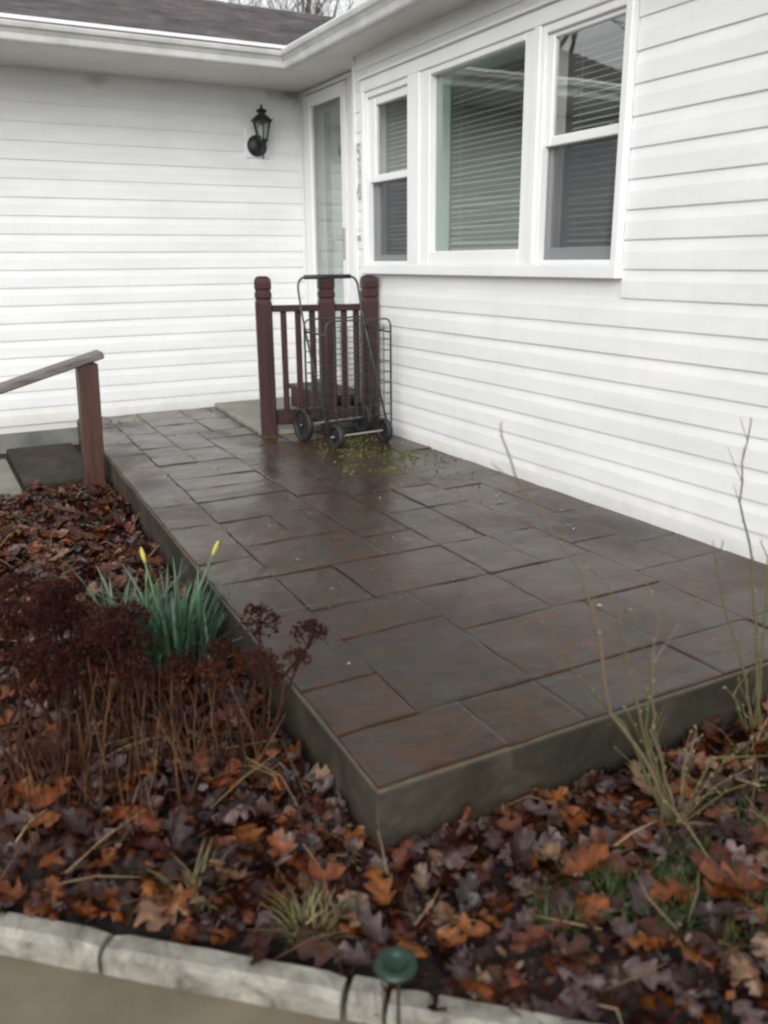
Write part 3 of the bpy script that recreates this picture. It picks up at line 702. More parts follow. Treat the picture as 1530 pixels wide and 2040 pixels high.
# red wooden doorstep on the landing
t = thing('door_step', (0, -.6, .03), 'dark red painted wooden step below the storm door', 'step')
for k, (xa, xb) in enumerate(((-.19, -.105), (-.101, -.016), (-.012, .085))):
    MB().box((xa, -.36, .145), (xb, -1.02, .175)).build('tread_plank', M['redwood_h'], t, bevel=.004)
MB().box((-.178, -.38, .03), (-.155, -1.0, .145)).build('riser', M['redwood_h'], t, bevel=.003)
for yy in (-.38, -.985): MB().box((-.155, yy, .03), (.08, yy-.022, .145)).build('side_board', M['redwood_h'], t, bevel=.003)

# ================================================================ SHOPPING CART
CO_ = Vector((-.318, -1.345, 0)); ca = R(6); cwv = Vector((math.cos(ca), math.sin(ca), 0)); cvv = Vector((math.sin(ca), -math.cos(ca), 0))
cart = thing('shopping_cart', CO_, 'folding wire shopping cart with four black wheels parked against the dark red railing', 'cart')
def K(u, v, z): return CO_ + cwv*u + cvv*v + Vector((0, 0, z))
HW = .187
def arc(c1, p, c2, n=5):
    return [c1*(1-t)**2 + p*2*t*(1-t) + c2*t*t for t in [k/n for k in range(n+1)]]
hp = [K(-HW, .27, .05), K(-HW, .06, .56), K(-HW, .01, .70)] + arc(K(-HW, -.015, .80), K(-HW, -.025, .862), K(-HW+.05, -.025, .866)) + arc(K(HW-.05, -.025, .866), K(HW, -.025, .862), K(HW, -.015, .80)) + [K(HW, .01, .70), K(HW, .06, .56), K(HW, .27, .05)]
MB().tube(hp, .0062, 8).build('handle_frame', M['cartwire'], cart, smooth=True)
MB().tube([K(-HW+.045, -.025, .866), K(HW-.045, -.025, .866)], .0115, 8).build('grip', M['iron'], cart, smooth=True)
# basket: outer hoops
BZ0, BZ1, V0, V1 = .15, .655, .055, .275
def hoop(v, name='basket_hoop'):
    W = HW+.012
    pts = [K(-W, v, .06), K(-W, v, BZ1-.05)] + arc(K(-W, v, BZ1-.05), K(-W, v, BZ1), K(-W+.04, v, BZ1)) + arc(K(W-.04, v, BZ1), K(W, v, BZ1), K(W, v, BZ1-.05)) + [K(W, v, .06)]
    MB().tube(pts, .0046, 7).build(name, M['cartwire'], cart, smooth=True)
hoop(V1); hoop(V0)
for s_ in (-1, 1): MB().tube([K(s_*(HW+.01), V0, BZ1-.06), K(s_*(HW+.01), V1, BZ1-.07)], .0058, 7).build('rim_bar', M['cartwire'], cart, smooth=True)
def mesh_panel(a, b, nu, nz_):   # wire grid between two vertical edges
    m_ = MB()
    for k in range(nu+1):
        p = a.lerp(b, k/nu); m_.tube([p+Vector((0, 0, BZ0)), p+Vector((0, 0, BZ1-.03))], .0017, 4)
    for k in range(nz_+1):
        z = BZ0+(BZ1-.05-BZ0)*k/nz_; m_.tube([a+Vector((0, 0, z)), b+Vector((0, 0, z))], .0019, 4)
    return m_
W = HW+.006
mesh_panel(K(-W, V1, 0), K(W, V1, 0), 9, 8).build('front_mesh', M['cartwire'], cart)
mesh_panel(K(-W, V0, 0), K(W, V0, 0), 9, 8).build('back_mesh', M['cartwire'], cart)
for s_ in (-1, 1): mesh_panel(K(s_*W, V0, 0), K(s_*W, V1, 0), 4, 8).build('side_mesh', M['cartwire'], cart)
m_ = MB()
for k in range(8): m_.tube([K(-W+2*W*k/7, V0, BZ0), K(-W+2*W*k/7, V1, BZ0)], .002, 4)
m_.build('basket_floor', M['cartwire'], cart)
def wheel(c, r):
    axis = cwv; e1 = cvv; e2 = Vector((0, 0, 1))
    def ring(prof, n=22):
        m_ = MB(); vs = []; fs = []; q = len(prof)
        for k in range(n):
            t_ = 2*math.pi*k/n; d_ = e1*math.cos(t_)+e2*math.sin(t_)
            for rr_, o in prof: vs.append(c + d_*rr_ + axis*o)
        for k in range(n):
            for p in range(q): fs.append((k*q+p, k*q+(p+1) % q, ((k+1) % n)*q+(p+1) % q, ((k+1) % n)*q+p))
        return m_.add(vs, fs)
    hub = ring([(.012, -.016), (.016, -.016), (.016, .016), (.012, .016)])
    wo = hub.build('wheel', M['tyre'], cart)
    ring([(r-.024, -.012), (r-.006, -.016), (r, -.008), (r, .008), (r-.006, .016), (r-.024, .012)]).build('tyre', M['tyre'], wo, smooth=True)
    ring([(.010, -.004), (r-.016, -.005), (r-.016, .005), (.010, .004)]).build('wheel_disc', M['tyre'], wo)
    sp = MB()
    for k in range(6):
        t_ = k*math.pi/3; d_ = e1*math.cos(t_)+e2*math.sin(t_); sp.bar(c+d_*.012, c+d_*(r-.017), .010, .016, tuple(axis))
    sp.build('spokes', M['tyre'], wo)
RW_, FW_ = .092, .066
for s_ in (-1, 1): wheel(K(s_*(HW+.004), -.005, RW_), RW_)
for s_ in (-1, 1): wheel(K(s_*(HW-.035), .275, FW_), FW_)
MB().tube([K(-HW-.02, -.005, RW_), K(HW+.02, -.005, RW_)], .005, 6).build('axle', M['metal_grey'], cart)
MB().tube([K(-HW, .275, FW_), K(HW, .275, FW_)], .004, 6).build('axle', M['metal_grey'], cart)
for s_ in (-1, 1): MB().tube([K(s_*HW, -.005, RW_), K(s_*HW, .12, .16), K(s_*HW, .18, .27)], .005, 6).build('wheel_strut', M['cartwire'], cart)

# ================================================================ HANDRAIL, STEP AND LOWER WALK
hr = thing('handrail', (-1.60, -1.26, -.17), 'brown wooden post with a grey sloping handrail at the patio side step', 'railing')
MB().bar((-1.612, -1.262, -.22), (-1.590, -1.262, .482), .094, .094, (0, 1, 0)).build('post', M['brownwood'], hr, bevel=.005)
MB().bar((-1.515, -1.262, .523), (-3.1, -1.262, .523-.285*1.585), .12, .036).build('rail', M['greywood'], hr, bevel=.006)
MB().bar((-2.82, -1.262, -.30), (-2.82, -1.262, .135), .09, .09, (0, 1, 0)).build('post', M['brownwood'], hr, bevel=.005)
st = thing('side_step', (-1.75, -.7, -.2), 'grey concrete step beside the patio below the handrail', 'step')
mb = MB(); mb.box((-1.92, -1.13, -.30), (-1.545, -.14, -.115)); mb.build('tread', M['slab'], st, bevel=.010, seg=2)
mb = MB(); mb.box((-3.6, -1.12, -.27), (-1.93, -.25, -.150)); tag(mb.build('path', M['concrete'], bevel=.008), kind='structure')

# ================================================================ FALLEN OAK LEAVES
def oak_leaf(seed, curl, L=.11):
    """lobed oak leaf with a rib: outline points fan from the midrib; returns verts/faces in local space (along +x)"""
    r_ = random.Random(seed); n_l = r_.choice((3, 3, 4)); N = 15; vs = []; fs = []; ph = r_.uniform(0, .6); deep = r_.uniform(.50, .68); wmax = r_.uniform(.27, .38)
    def Z(x, y): return curl*.55*abs(y)**1.4 + curl*.5*(x-.45)**2 + .035*math.sin(x*6+seed) + .04*math.sin(y*11+x*5+seed) + .018*math.sin(x*23+seed*2)*math.cos(y*19)
    for k in range(N+1):
        t_ = k/N; env = wmax*(math.sin(math.pi*min(1, t_**.85))**.65 if 0 < t_ < 1 else 0)+.012
        side = []
        for sg in (1, -1):
            lob = .5+.5*math.cos(2*math.pi*(n_l*t_-.55+ph*.3*sg)); wd = env*(1-deep*(1-lob**.7))*r_.uniform(.92, 1.08)
            side.append((wd, t_+.09*lob*wd/.3))
        (w1, x1), (w2, x2) = side
        for x, y in ((x1, w1), (t_+(x1-t_)*.4, w1*.45), (t_, 0), (t_+(x2-t_)*.4, -w2*.45), (x2, -w2)): vs.append((x*L, y*L, Z(x, y)*L))
    for k in range(N):
        for q in range(4): fs.append((k*5+q, (k+1)*5+q, (k+1)*5+q+1, k*5+q+1))
    b = len(vs); vs += [(-.22*L, .008*L, .03*L), (-.22*L, -.008*L, .03*L)]; fs.append((b, b+1, 3, 1))
    return vs, fs
LV = [oak_leaf(k*7+1, c) for k, c in enumerate((.7, -.8, 1.4, .3, -1.3, 2.2, 1.0, -.4))]
LC = {'orange brown': [(.190, .050, .009), (.235, .075, .016), (.150, .038, .008)],
      'dark brown': [(.036, .012, .007), (.052, .018, .009), (.026, .009, .006)],
      'purple grey': [(.115, .072, .070), (.18, .118, .110), (.072, .042, .044)],
      'pale tan': [(.24, .145, .088), (.21, .115, .065), (.29, .19, .13)],
      'red brown': [(.095, .021, .008), (.125, .032, .012), (.070, .015, .008)]}
KW = ['orange brown', 'dark brown', 'purple grey', 'pale tan', 'red brown']
def in_bed(x, y):
    if curb_t(x, y) > -.035: return False
    if y > PY-.005 and x > shx(PX, max(y, PY))-.01: return False
    if y > -1.14 and x > -1.95: return False
    if y > -1.15 and x < -1.9 and x > -3.7 and y > -1.15: return False
    return y < -.1 and x < 3 and x > -3.9 and y > -7.2
rl = random.Random(11)
def leaf_tf(x, y, z, sc, flat):
    return Matrix.Translation((x, y, z)) @ Matrix.Rotation(rl.uniform(0, 6.283), 4, 'Z') @ Matrix.Rotation(rl.gauss(0, flat), 4, 'X') @ Matrix.Rotation(rl.gauss(0, flat), 4, 'Y') @ Matrix.Scale(sc, 4)
def kind_at(x, y):
    # drift of colours: rustier along the patio's long side, greyer and paler out in front
    if y > -3.7: w_ = (.27, .20, .09, .05, .39)
    elif x > -1.75: w_ = (.24, .24, .17, .09, .26)
    else: w_ = (.23, .29, .14, .05, .29)
    u = rl.random(); acc = 0
    for k, p in zip(KW, w_):
        acc += p
        if u < acc: return k
    return KW[-1]
def shade_leaf(nf, c, r_):
    """blotchy blade: rib side a little paler, patches browned"""
    out = []; ph = r_.uniform(0, 6)
    for k in range(nf):
        row, q = divmod(k, 4); g_ = (1.12 if q in (1, 2) else .88)*(1+.28*math.sin(row*.9+ph+q*1.7))*r_.uniform(.86, 1.14)
        out.append((c[0]*g_, c[1]*g_, c[2]*g_))
    return out
lit = MB(); cnt = 0
while cnt < 8800:
    x = rl.uniform(-3.4, 1.2); y = rl.uniform(-6.6, -.9)
    d_ = (Vector((x, y, 0))-Vector((CAMP.x, CAMP.y, 0))).length
    if not in_bed(x, y): continue
    if (x > -.2 or x < -2.8) and rl.random() < .6: continue
    cnt += 1
    T = leaf_tf(x, y, gz(x, y)+rl.uniform(.002, .024), rl.uniform(.42, .85), .20)
    vs, fs = LV[rl.randrange(len(LV))]; c = rl.choice(LC[kind_at(x, y)]); f_ = rl.uniform(.20, .75)
    W_ = [T @ Vector(v) for v in vs]; off_ = rl.uniform(0, 50)
    for v in W_: v.z += .010*noise.noise(Vector((v.x*22+off_, v.y*22, off_)))+.004*noise.noise(Vector((v.x*60, v.y*60, off_)))
    drop = rl.random()
    if drop < .3: fs = [f for q_, f in enumerate(fs) if q_//4 < 15*(.45+drop)]       # torn leaves
    lit.add(W_, fs, shade_leaf(len(fs), (c[0]*f_, c[1]*f_, c[2]*f_), rl))
for k in range(420):
    if rl.random() < .5: y = rl.uniform(-4.35, -1.35); x = shx(PX, y)-rl.uniform(.01, .07)
    else: x = rl.uniform(-1.68, -.1); y = PY-rl.uniform(.01, .07)
    e_ = (shx(PX, y)-x) if y > PY else (PY-y)
    T = leaf_tf(x, y, gz(x, y)+.012+max(0, .05-e_)*rl.uniform(.2, .8), rl.uniform(.4, .8), .38); vs, fs = LV[rl.randrange(len(LV))]; c = rl.choice(LC[kind_at(x, y)]); f_ = rl.uniform(.25, .7)
    W_ = [T @ Vector(v) for v in vs]
    for v in W_:
        if v.y > PY and v.x > shx(PX, v.y)-.002: v.x = shx(PX, v.y)-.002-rl.random()*.004 if v.x-shx(PX, v.y) < v.y-PY else v.x; v.y = PY-.004 if v.x > shx(PX, v.y)+.002 else v.y
    lit.add(W_, fs, shade_leaf(len(fs), (c[0]*f_, c[1]*f_, c[2]*f_), rl))
cnt = 0
while cnt < 6000:          # torn fragments and rotted bits between the leaves
    x = rl.uniform(-2.9, -.2); y = rl.uniform(-5.6, -1.0)
    if not in_bed(x, y): continue
    cnt += 1; a0 = rl.uniform(0, 6.283); r0 = rl.uniform(.004, .018); z = gz(x, y)+rl.uniform(.012, .034); n_ = rl.choice((4, 5, 6)); tx, ty = rl.gauss(0, .5), rl.gauss(0, .5)
    vs = []
    for k in range(n_):
        a = a0+k*6.283/n_; q = r0*rl.uniform(.35, 1.2); u, v = math.cos(a)*q, math.sin(a)*q*.6; vs.append((x+u, y+v, z+u*tx+v*ty))
    c = rl.choice(LC[kind_at(x, y)]); f_ = rl.uniform(.25, .8); lit.add(vs, [tuple(range(n_))], (c[0]*f_, c[1]*f_, c[2]*f_))
tag(lit.build('leaf_litter', M['leaf'], smooth=True), 'wet layer of brown and purple oak leaf litter covering the garden bed', 'leaves', kind='stuff')
# the 300 that show largest: leaves of their own on top of the litter
lm = {}
def leafmesh(k, kd, ci):
    if (k, kd, ci) not in lm: lm[k, kd, ci] = MB().add(LV[k][0], LV[k][1], shade_leaf(len(LV[k][1]), tuple(v*.68 for v in LC[kd][ci]), random.Random(k*31+ci))).mesh('fallen_leaf', M['leaf'], smooth=True)
    return lm[k, kd, ci]
def zone(x, y):
    if y > -2.9: return 'beside the far half of the patio'
    if x < -1.72 and y > -4.3: return 'among the dry stems left of the patio'
    if x > -1.0: return 'in the bed by the bare shrub'
    return 'between the patio corner and the white curb'
cnt = 0
while cnt < 290:
    x = rl.uniform(-2.5, -.5); y = rl.uniform(-5.4, -1.3)
    if not in_bed(x, y): continue
    dx_ = x-CAMP.x; dy_ = y-CAMP.y; fwd_ = dx_*fw.x+dy_*fw.y; side = dx_*rt.x+dy_*rt.y
    if abs(side) > .47*(fwd_+.3) or rl.random() > (1.9/max(.8, fwd_))**2: continue
    cnt += 1; kd = kind_at(x, y)
    if rl.random() < .25: kd = rl.choice(('pale tan', 'orange brown', 'purple grey'))
    o = bpy.data.objects.new('fallen_leaf', leafmesh(rl.randrange(8), kd, rl.randrange(3))); COL.objects.link(o)
    o.matrix_world = leaf_tf(x, y, gz(x, y)+rl.uniform(.026, .040), rl.uniform(.55, .95), .17)
    tag(o, 'fallen %s oak leaf lying %s' % (kd, zone(x, y)), 'leaf', 'fallen %s oak leaves %s' % (kd, zone(x, y)))

# ================================================================ PLANTS
def blade(mb, base, h, lean, az, wd, col, n=5, droop=.4):
    """one strap leaf, gently bent, with a folded section"""
    d_ = Vector((math.cos(az), math.sin(az), 0)); sd_ = Vector((-d_.y, d_.x, 0)); pts = []
    for k in range(n+1):
        t_ = k/n; p = base + d_*(lean*t_*t_*h) + Vector((0, 0, h*(t_-droop*.25*lean*t_**3)))
        w_ = wd*(1-.15*t_)*(1 if t_ < .75 else max(.12, (1-t_)/.25))
        pts.append((p-sd_*w_/2, p-d_*w_*.12, p+sd_*w_/2))
    vs = [v for tr in pts for v in tr]; fs = []
    for k in range(n): fs += [(k*3, k*3+1, k*3+4, k*3+3), (k*3+1, k*3+2, k*3+5, k*3+4)]
    mb.add(vs, fs, col)
# --- daffodils
def daffodil(cx, cy, n_, hmin, hmax, cols, spread, label, buds, sd_):
    r_ = random.Random(sd_); b0 = Vector((cx, cy, gz(cx, cy)))
    t_ = thing('daffodil_clump', b0, label, 'plant', 'daffodil clumps beside the patio')
    for k in range(n_):
        mb = MB(); az = r_.uniform(0, 6.283); rr_ = spread*math.sqrt(r_.random())
        bs = b0+Vector((math.cos(az)*rr_, math.sin(az)*rr_, -.01)); c = r_.choice(cols); f_ = r_.uniform(.7, 1.2)
        blade(mb, bs, r_.uniform(hmin, hmax), r_.uniform(.02, .5) if r_.random() < .82 else r_.uniform(.5, 1.4), az+r_.gauss(0, .5), r_.uniform(.006, .011), (c[0]*f_, c[1]*f_, c[2]*f_), 6)
        mb.build('leaf_blade', M['plant'], t_, smooth=True)
    for (ox, oy, h) in buds:
        mb = MB(); tp = b0+Vector((ox, oy, h)); bs = b0+Vector((ox*.25, oy*.25, 0)); md = (tp+bs)/2+Vector((-ox*.08, -oy*.08, .02))
        mb.tube([bs, md, tp], [.004, .0036, .003], 6, col=(.10, .17, .07)); stem = mb.build('flower_stem', M['plant'], t_, smooth=True)
        d_ = (tp-md).normalized(); mb = MB()
        mb.tube([tp, tp+d_*.012, tp+d_*.026, tp+d_*.040, tp+d_*.048], [.003, .0055, .0065, .0045, .0012], 8, col=(.46, .42, .09)); mb.build('bud', M['plant'], stem, smooth=True)
GREEN = [(.048, .118, .068), (.066, .142, .085), (.034, .092, .054), (.12, .19, .13), (.080, .130, .055)]
daffodil(-1.775, -3.33, 270, .12, .262, GREEN, .135, 'green daffodil clump with two yellow buds beside the patio edge', [(-.035, .07, .285), (.135, -.02, .305)], 5)
daffodil(-1.905, -3.26, 70, .16, .27, [(.10, .15, .10), (.075, .13, .085), (.13, .17, .12)], .07, 'smaller pale grey-green daffodil clump behind the brown seed heads', [], 9)
# --- dry sedum
def head_mesh(seed):
    r_ = random.Random(seed); mb = MB(); 
    for k in range(9):     # branching pedicels
        a = r_.uniform(0, 6.283); q = math.sqrt(r_.random())*.034; mb.tube([(0, 0, -.045), (math.cos(a)*q*.5, math.sin(a)*q*.5, -.02), (math.cos(a)*q, math.sin(a)*q, -.001)], .0012, 3, cap=False)
    for k in range(190):
        a = r_.uniform(0, 6.283); q = math.sqrt(r_.random())*.044; z = .024*(1-(q/.044)**2)+r_.gauss(0, .004)-.004
        p = Vector((math.cos(a)*q, math.sin(a)*q, z-(.022*r_.random() if r_.random() < .5 else 0))); s_ = r_.uniform(.0022, .0048)
        ax = Vector((r_.gauss(0, 1), r_.gauss(0, 1), r_.gauss(0, 1))).normalized(); b_ = ax.orthogonal().normalized(); c_ = ax.cross(b_)
        mb.add([p+ax*s_*1.5, p+b_*s_, p-b_*.5*s_+c_*.87*s_, p-b_*.5*s_-c_*.87*s_, p-ax*s_], [(0, 1, 2), (0, 2, 3), (0, 3, 1), (4, 2, 1), (4, 3, 2), (4, 1, 3)])
    return mb.mesh('flower_head', M['sedum'])
HM = [head_mesh(k) for k in range(4)]
def sedum(cx, cy, heads, label, sd_):
    r_ = random.Random(sd_); b0 = Vector((cx, cy, gz(cx, cy)))
    t_ = thing('sedum_plant', b0, label, 'plant', 'dry sedum plants left of the patio')
    for (hx, hy, hz, sc) in heads:
        tp = Vector((hx, hy, hz)); bs = b0+Vector((r_.gauss(0, .028), r_.gauss(0, .028), -.01))
        md = bs.lerp(tp, .55)+Vector((r_.gauss(0, .010), r_.gauss(0, .010), 0))
        mb = MB(); mb.tube([bs, bs.lerp(md, .5)+Vector((r_.gauss(0, .004), r_.gauss(0, .004), 0)), md, tp-Vector((0, 0, .03*sc)), tp], [.0042, .004, .0036, .003, .002], 5)
        stem = mb.build('stem', M['stalk'], t_, smooth=True)
        o = link('flower_head', HM[r_.randrange(4)], t_, tp); o.scale = (sc,)*3; o.rotation_euler = (r_.gauss(0, .25), r_.gauss(0, .25), r_.uniform(0, 6))
rs = random.Random(31)
def cluster(cx, cy, n_, rad, z0, z1, s0=.8, s1=1.25, lx=0, ly=0):
    out = []
    for k in range(n_):
        a = rs.uniform(0, 6.283); q = rad*math.sqrt(rs.random()); out.append((cx+lx+math.cos(a)*q, cy+ly+math.sin(a)*q, rs.uniform(z0, z1), rs.uniform(s0, s1)))
    return out
sedum(-2.10, -3.60, cluster(-2.11, -3.52, 13, .15, .07, .19), 'dense dark brown dry sedum at the left edge of the bed', 1)
sedum(-2.24, -3.85, cluster(-2.22, -3.78, 8, .11, .03, .14), 'dry sedum leaning out of the bed nearest the left picture edge', 2)
sedum(-2.00, -3.70, cluster(-1.985, -3.64, 9, .10, .02, .15), 'dry sedum clump with upright stems before the pale daffodil leaves', 3)
sedum(-1.88, -3.80, cluster(-1.87, -3.74, 5, .08, -.02, .08, .75, 1.0), 'short dry sedum with brown heads before the green daffodils', 4)
sedum(-1.775, -3.93, [(-1.665, -3.80, .125, 1.15), (-1.59, -3.93, .130, 1.0), (-1.725, -3.98, .10, 1.2), (-1.64, -3.97, .095, .75), (-1.80, -3.86, .05, 1.05), (-1.76, -3.78, .06, 1.0)], 'loose dry sedum with separate heads leaning over the patio edge', 5)
sedum(-2.10, -3.22, cluster(-2.10, -3.18, 6, .12, .02, .10), 'far dry sedum clump at the left edge beside the pale leaves', 6)
# --- dry stalks lying and standing in the bed
rg = random.Random(5)
straw = MB()
STC = [(.24, .17, .08), (.17, .115, .055), (.32, .25, .14), (.11, .055, .025)]
for k in range(420):
    x = rg.uniform(-2.6, -.6); y = rg.uniform(-5.0, -1.4)
    if not in_bed(x, y): continue
    z = gz(x, y)+.03; a = rg.uniform(0, 6.283); L = rg.uniform(.05, .20); ti = rg.uniform(-.15, .7)
    p = Vector((x, y, z)); q = p+Vector((math.cos(a)*math.cos(ti), math.sin(a)*math.cos(ti), abs(math.sin(ti))))*L
    md = (p+q)/2+Vector((rg.gauss(0, .01), rg.gauss(0, .01), .01)); c = rg.choice(STC)
    straw.tube([p, md, q], [.0012, .0012, .0006], 3, cap=False, col=c)
for (cx, cy, rad, n_) in ((-2.02, -3.75, .20, 90), (-1.83, -3.92, .13, 55), (-2.2, -3.9, .17, 60), (-2.0, -3.98, .15, 35)):
    for k in range(n_):
        a = rg.uniform(0, 6.283); q = rad*math.sqrt(rg.random()); p = Vector((cx+math.cos(a)*q, cy+math.sin(a)*q, GZ))
        h = rg.uniform(.08, .27); t_ = p+Vector((rg.gauss(0, .035), rg.gauss(0, .035), h))
        straw.tube([p, p.lerp(t_, .5)+Vector((rg.gauss(0, .006), rg.gauss(0, .006), 0)), t_], [.0017, .0014, .0008], 3, cap=False, col=rg.choice([(.060, .022, .009), (.036, .012, .007), (.12, .062, .028), (.024, .009, .006)]))
tag(straw.build('dry_straw', M['plant']), 'thin pale straw and broken stalks strewn among the fallen leaves', 'straw', kind='stuff')
# --- tuft of yellowed grass at the curb and green grass in front
def tuft(cx, cy, n_, rad, h0, h1, cols, name, label, cat, sd_, lean=(.2, 1.3)):
    r_ = random.Random(sd_); mb = MB()
    for k in range(n_):
        a = r_.uniform(0, 6.283); q = rad*math.sqrt(r_.random()); bs = Vector((cx+math.cos(a)*q, cy+math.sin(a)*q, gz(cx, cy)))
        c = r_.choice(cols); blade(mb, bs, r_.uniform(h0, h1), r_.uniform(*lean), a+r_.gauss(0, .7), r_.uniform(.0016, .0035), c, 4, .6)
    return tag(mb.build(name, M['plant'], smooth=True), label, cat)
tuft(-1.835, -4.475, 75, .035, .045, .085, [(.15, .125, .05), (.12, .11, .04), (.20, .16, .08), (.075, .085, .025)], 'grass_tuft', 'yellowed tuft of grass drooping over the white curb', 'grass', 2)
tuft(-1.99, -4.31, 50, .035, .04, .085, [(.13, .10, .045), (.07, .07, .028), (.16, .13, .065)], 'grass_tuft', 'small straw-coloured grass tuft in the leaves left of the patio corner', 'grass', 3)
gm = MB(); rgr = random.Random(17)
patches = [(-1.22, -4.76, .11), (-1.10, -4.88, .10), (-1.30, -4.72, .08), (-.86, -4.70, .15), (-.92, -4.86, .12), (-.6, -4.85, .18), (-1.44, -4.66, .06), (-1.02, -4.98, .12), (-1.33, -4.62, .07), (-1.16, -4.70, .08), (-.74, -4.58, .12)]
for (cx, cy, rad) in patches:
    for k in range(int(300*rad/.13)):
        a = rgr.uniform(0, 6.283); q = rad*math.sqrt(rgr.random()); x = cx+math.cos(a)*q; y = cy+math.sin(a)*q
        if not in_bed(x, y): continue
        c = rgr.choice([(.030, .062, .014), (.042, .078, .020), (.022, .048, .012), (.070, .080, .026)])
        blade(gm, Vector((x, y, gz(x, y)+.005)), rgr.uniform(.02, .05), rgr.uniform(.3, 1.6), rgr.uniform(0, 6.28), rgr.uniform(.0018, .0032), c, 3, .6)
tag(gm.build('green_grass', M['plant'], smooth=True), 'thin green grass growing through the leaves in front of the patio', 'grass', kind='stuff')
# --- bare shrubs with budding canes
def shrub(base, canes, label, sd_, extra=6):
    r_ = random.Random(sd_); t_ = thing('bare_shrub', base, label, 'shrub', 'bare budding shrubs in front of the patio')
    CC = [(.085, .085, .030), (.10, .08, .04), (.065, .075, .026), (.12, .09, .058)]
    def cane(pts, r0, sub=True):
        P = [Vector(p) for p in pts]; Q = []
        for a, b in zip(P[:-1], P[1:]):     # refine and kink at the nodes
            L = (b-a).length; n_ = max(1, int(L/.035))
            for k in range(n_): Q.append(a.lerp(b, k/n_)+Vector((r_.gauss(0, .0018), r_.gauss(0, .0018), 0)))
        Q.append(P[-1]); m_ = len(Q); c = r_.choice(CC)
        mb = MB(); mb.tube(Q, [max(.0009, r0*(1-.75*k/m_)) for k in range(m_)], 5, col=c); o = mb.build('cane', M['cane'], t_, smooth=True)
        bd = MB()
        for k in range(2, m_):
            d_ = (Q[min(k+1, m_-1)]-Q[k-1]).normalized(); a = d_.orthogonal().normalized(); a.rotate(Matrix.Rotation(r_.uniform(0, 6.28), 3, d_)); e = (a+d_*.8).normalized()
            s_ = r_.uniform(.004, .009); bd.tube([Q[k], Q[k]+e*s_*.6, Q[k]+e*s_], [.0012, .0017, .0005], 4, col=r_.choice([(.30, .24, .10), (.22, .20, .06), (.35, .22, .12)]))
            if sub and r_.random() < .17:
                e2 = (a*.8+d_).normalized(); L = r_.uniform(.03, .085); cane_pts = [Q[k], Q[k]+e2*L*.5+Vector((0, 0, .004)), Q[k]+e2*L+Vector((0, 0, .012))]
                bd.tube(cane_pts, [.0014, .0011, .0007], 4, col=c)
        tag(bd.build('buds', M['cane'], o), kind='stuff')
    for i, pts in enumerate(canes): cane(pts, .0050 if i == 0 else .0042)
    b0 = Vector(base)
    for k in range(extra):
        a = r_.uniform(0, 6.283); h = r_.uniform(.10, .28); sp = r_.uniform(.05, .22)
        tp = b0+Vector((math.cos(a)*sp, math.sin(a)*sp, h)); md = b0.lerp(tp, .5)+Vector((0, 0, .03)); cane([b0+Vector((r_.gauss(0, .01), r_.gauss(0, .01), 0)), md, tp], .0024, False)
shrub((-1.087, -4.58, -.17), [
 [(-1.087, -4.58, -.16), (-1.135, -4.543, -.015), (-1.2, -4.497, .092), (-1.225, -4.472, .27), (-1.258, -4.443, .389), (-1.305, -4.406, .475), (-1.351, -4.37, .551), (-1.372, -4.348, .634), (-1.369, -4.338, .655)],
 [(-1.097, -4.575, -.148), (-1.154, -4.533, .008), (-1.177, -4.509, .069), (-1.254, -4.457, .163), (-1.289, -4.427, .234), (-1.305, -4.406, .272)],
 [(-1.088, -4.58, -.148), (-1.137, -4.542, .008), (-1.164, -4.516, .135), (-1.199, -4.487, .321), (-1.21, -4.469, .358), (-1.234, -4.445, .385)],
 [(-1.084, -4.582, -.148), (-1.145, -4.538, .064), (-1.133, -4.533, .178), (-1.147, -4.514, .237), (-1.165, -4.493, .301), (-1.17, -4.479, .29)],
 [(-1.079, -4.585, -.148), (-1.131, -4.545, .053), (-1.134, -4.532, .199), (-1.12, -4.529, .279), (-1.129, -4.512, .337), (-1.131, -4.5, .348)],
 [(-1.083, -4.583, -.16), (-1.022, -4.604, -.005), (-.917, -4.649, -.007)]],
 'bare green-stemmed shrub with one long budding cane at the front of the patio', 3, 13)
shrub((-.676, -4.447, -.17), [
 [(-.676, -4.447, -.16), (-.682, -4.432, .032), (-.706, -4.408, .253), (-.711, -4.394, .333), (-.732, -4.372, .424), (-.729, -4.362, .514), (-.712, -4.36, .607)],
 [(-.676, -4.447, -.16), (-.684, -4.431, .196), (-.681, -4.421, .301), (-.691, -4.405, .333)],
 [(-.676, -4.447, -.16), (-.713, -4.416, .033), (-.753, -4.383, .168), (-.775, -4.36, .274), (-.757, -4.358, .331)],
 [(-.693, -4.438, -.146), (-.727, -4.408, -.032), (-.693, -4.415, .015)]],
 'bare budding shrub at the right edge standing before the white siding', 8, 13)

# ================================================================ GREEN GARDEN STAKE
sx_, sy_ = -1.790, -4.690
sk = thing('garden_stake', (sx_, sy_, -.25), 'round dark green plastic disc on a thin stake by the white curb', 'garden stake')
mb = MB(); zc = -.068; n_ = 26
prof = [(.003, zc-.009), (.012, zc-.008), (.018, zc-.003), (.021, zc+.001), (.027, zc+.002), (.033, zc-.002), (.035, zc-.007), (.032, zc-.010), (.018, zc-.016), (.007, zc-.022)]
mb.lathe([(r_, z_) for r_, z_ in prof], n_, (sx_, sy_, 0)); mb.build('disc', M['stake'], sk, smooth=True)
mb = MB(); mb.tube([(sx_+.004, sy_-.002, zc-.01), (sx_+.002, sy_-.004, -.18), (sx_, sy_-.004, -.26)], [.0028, .0024, .002], 6); mb.build('stem', M['tyre'], sk)

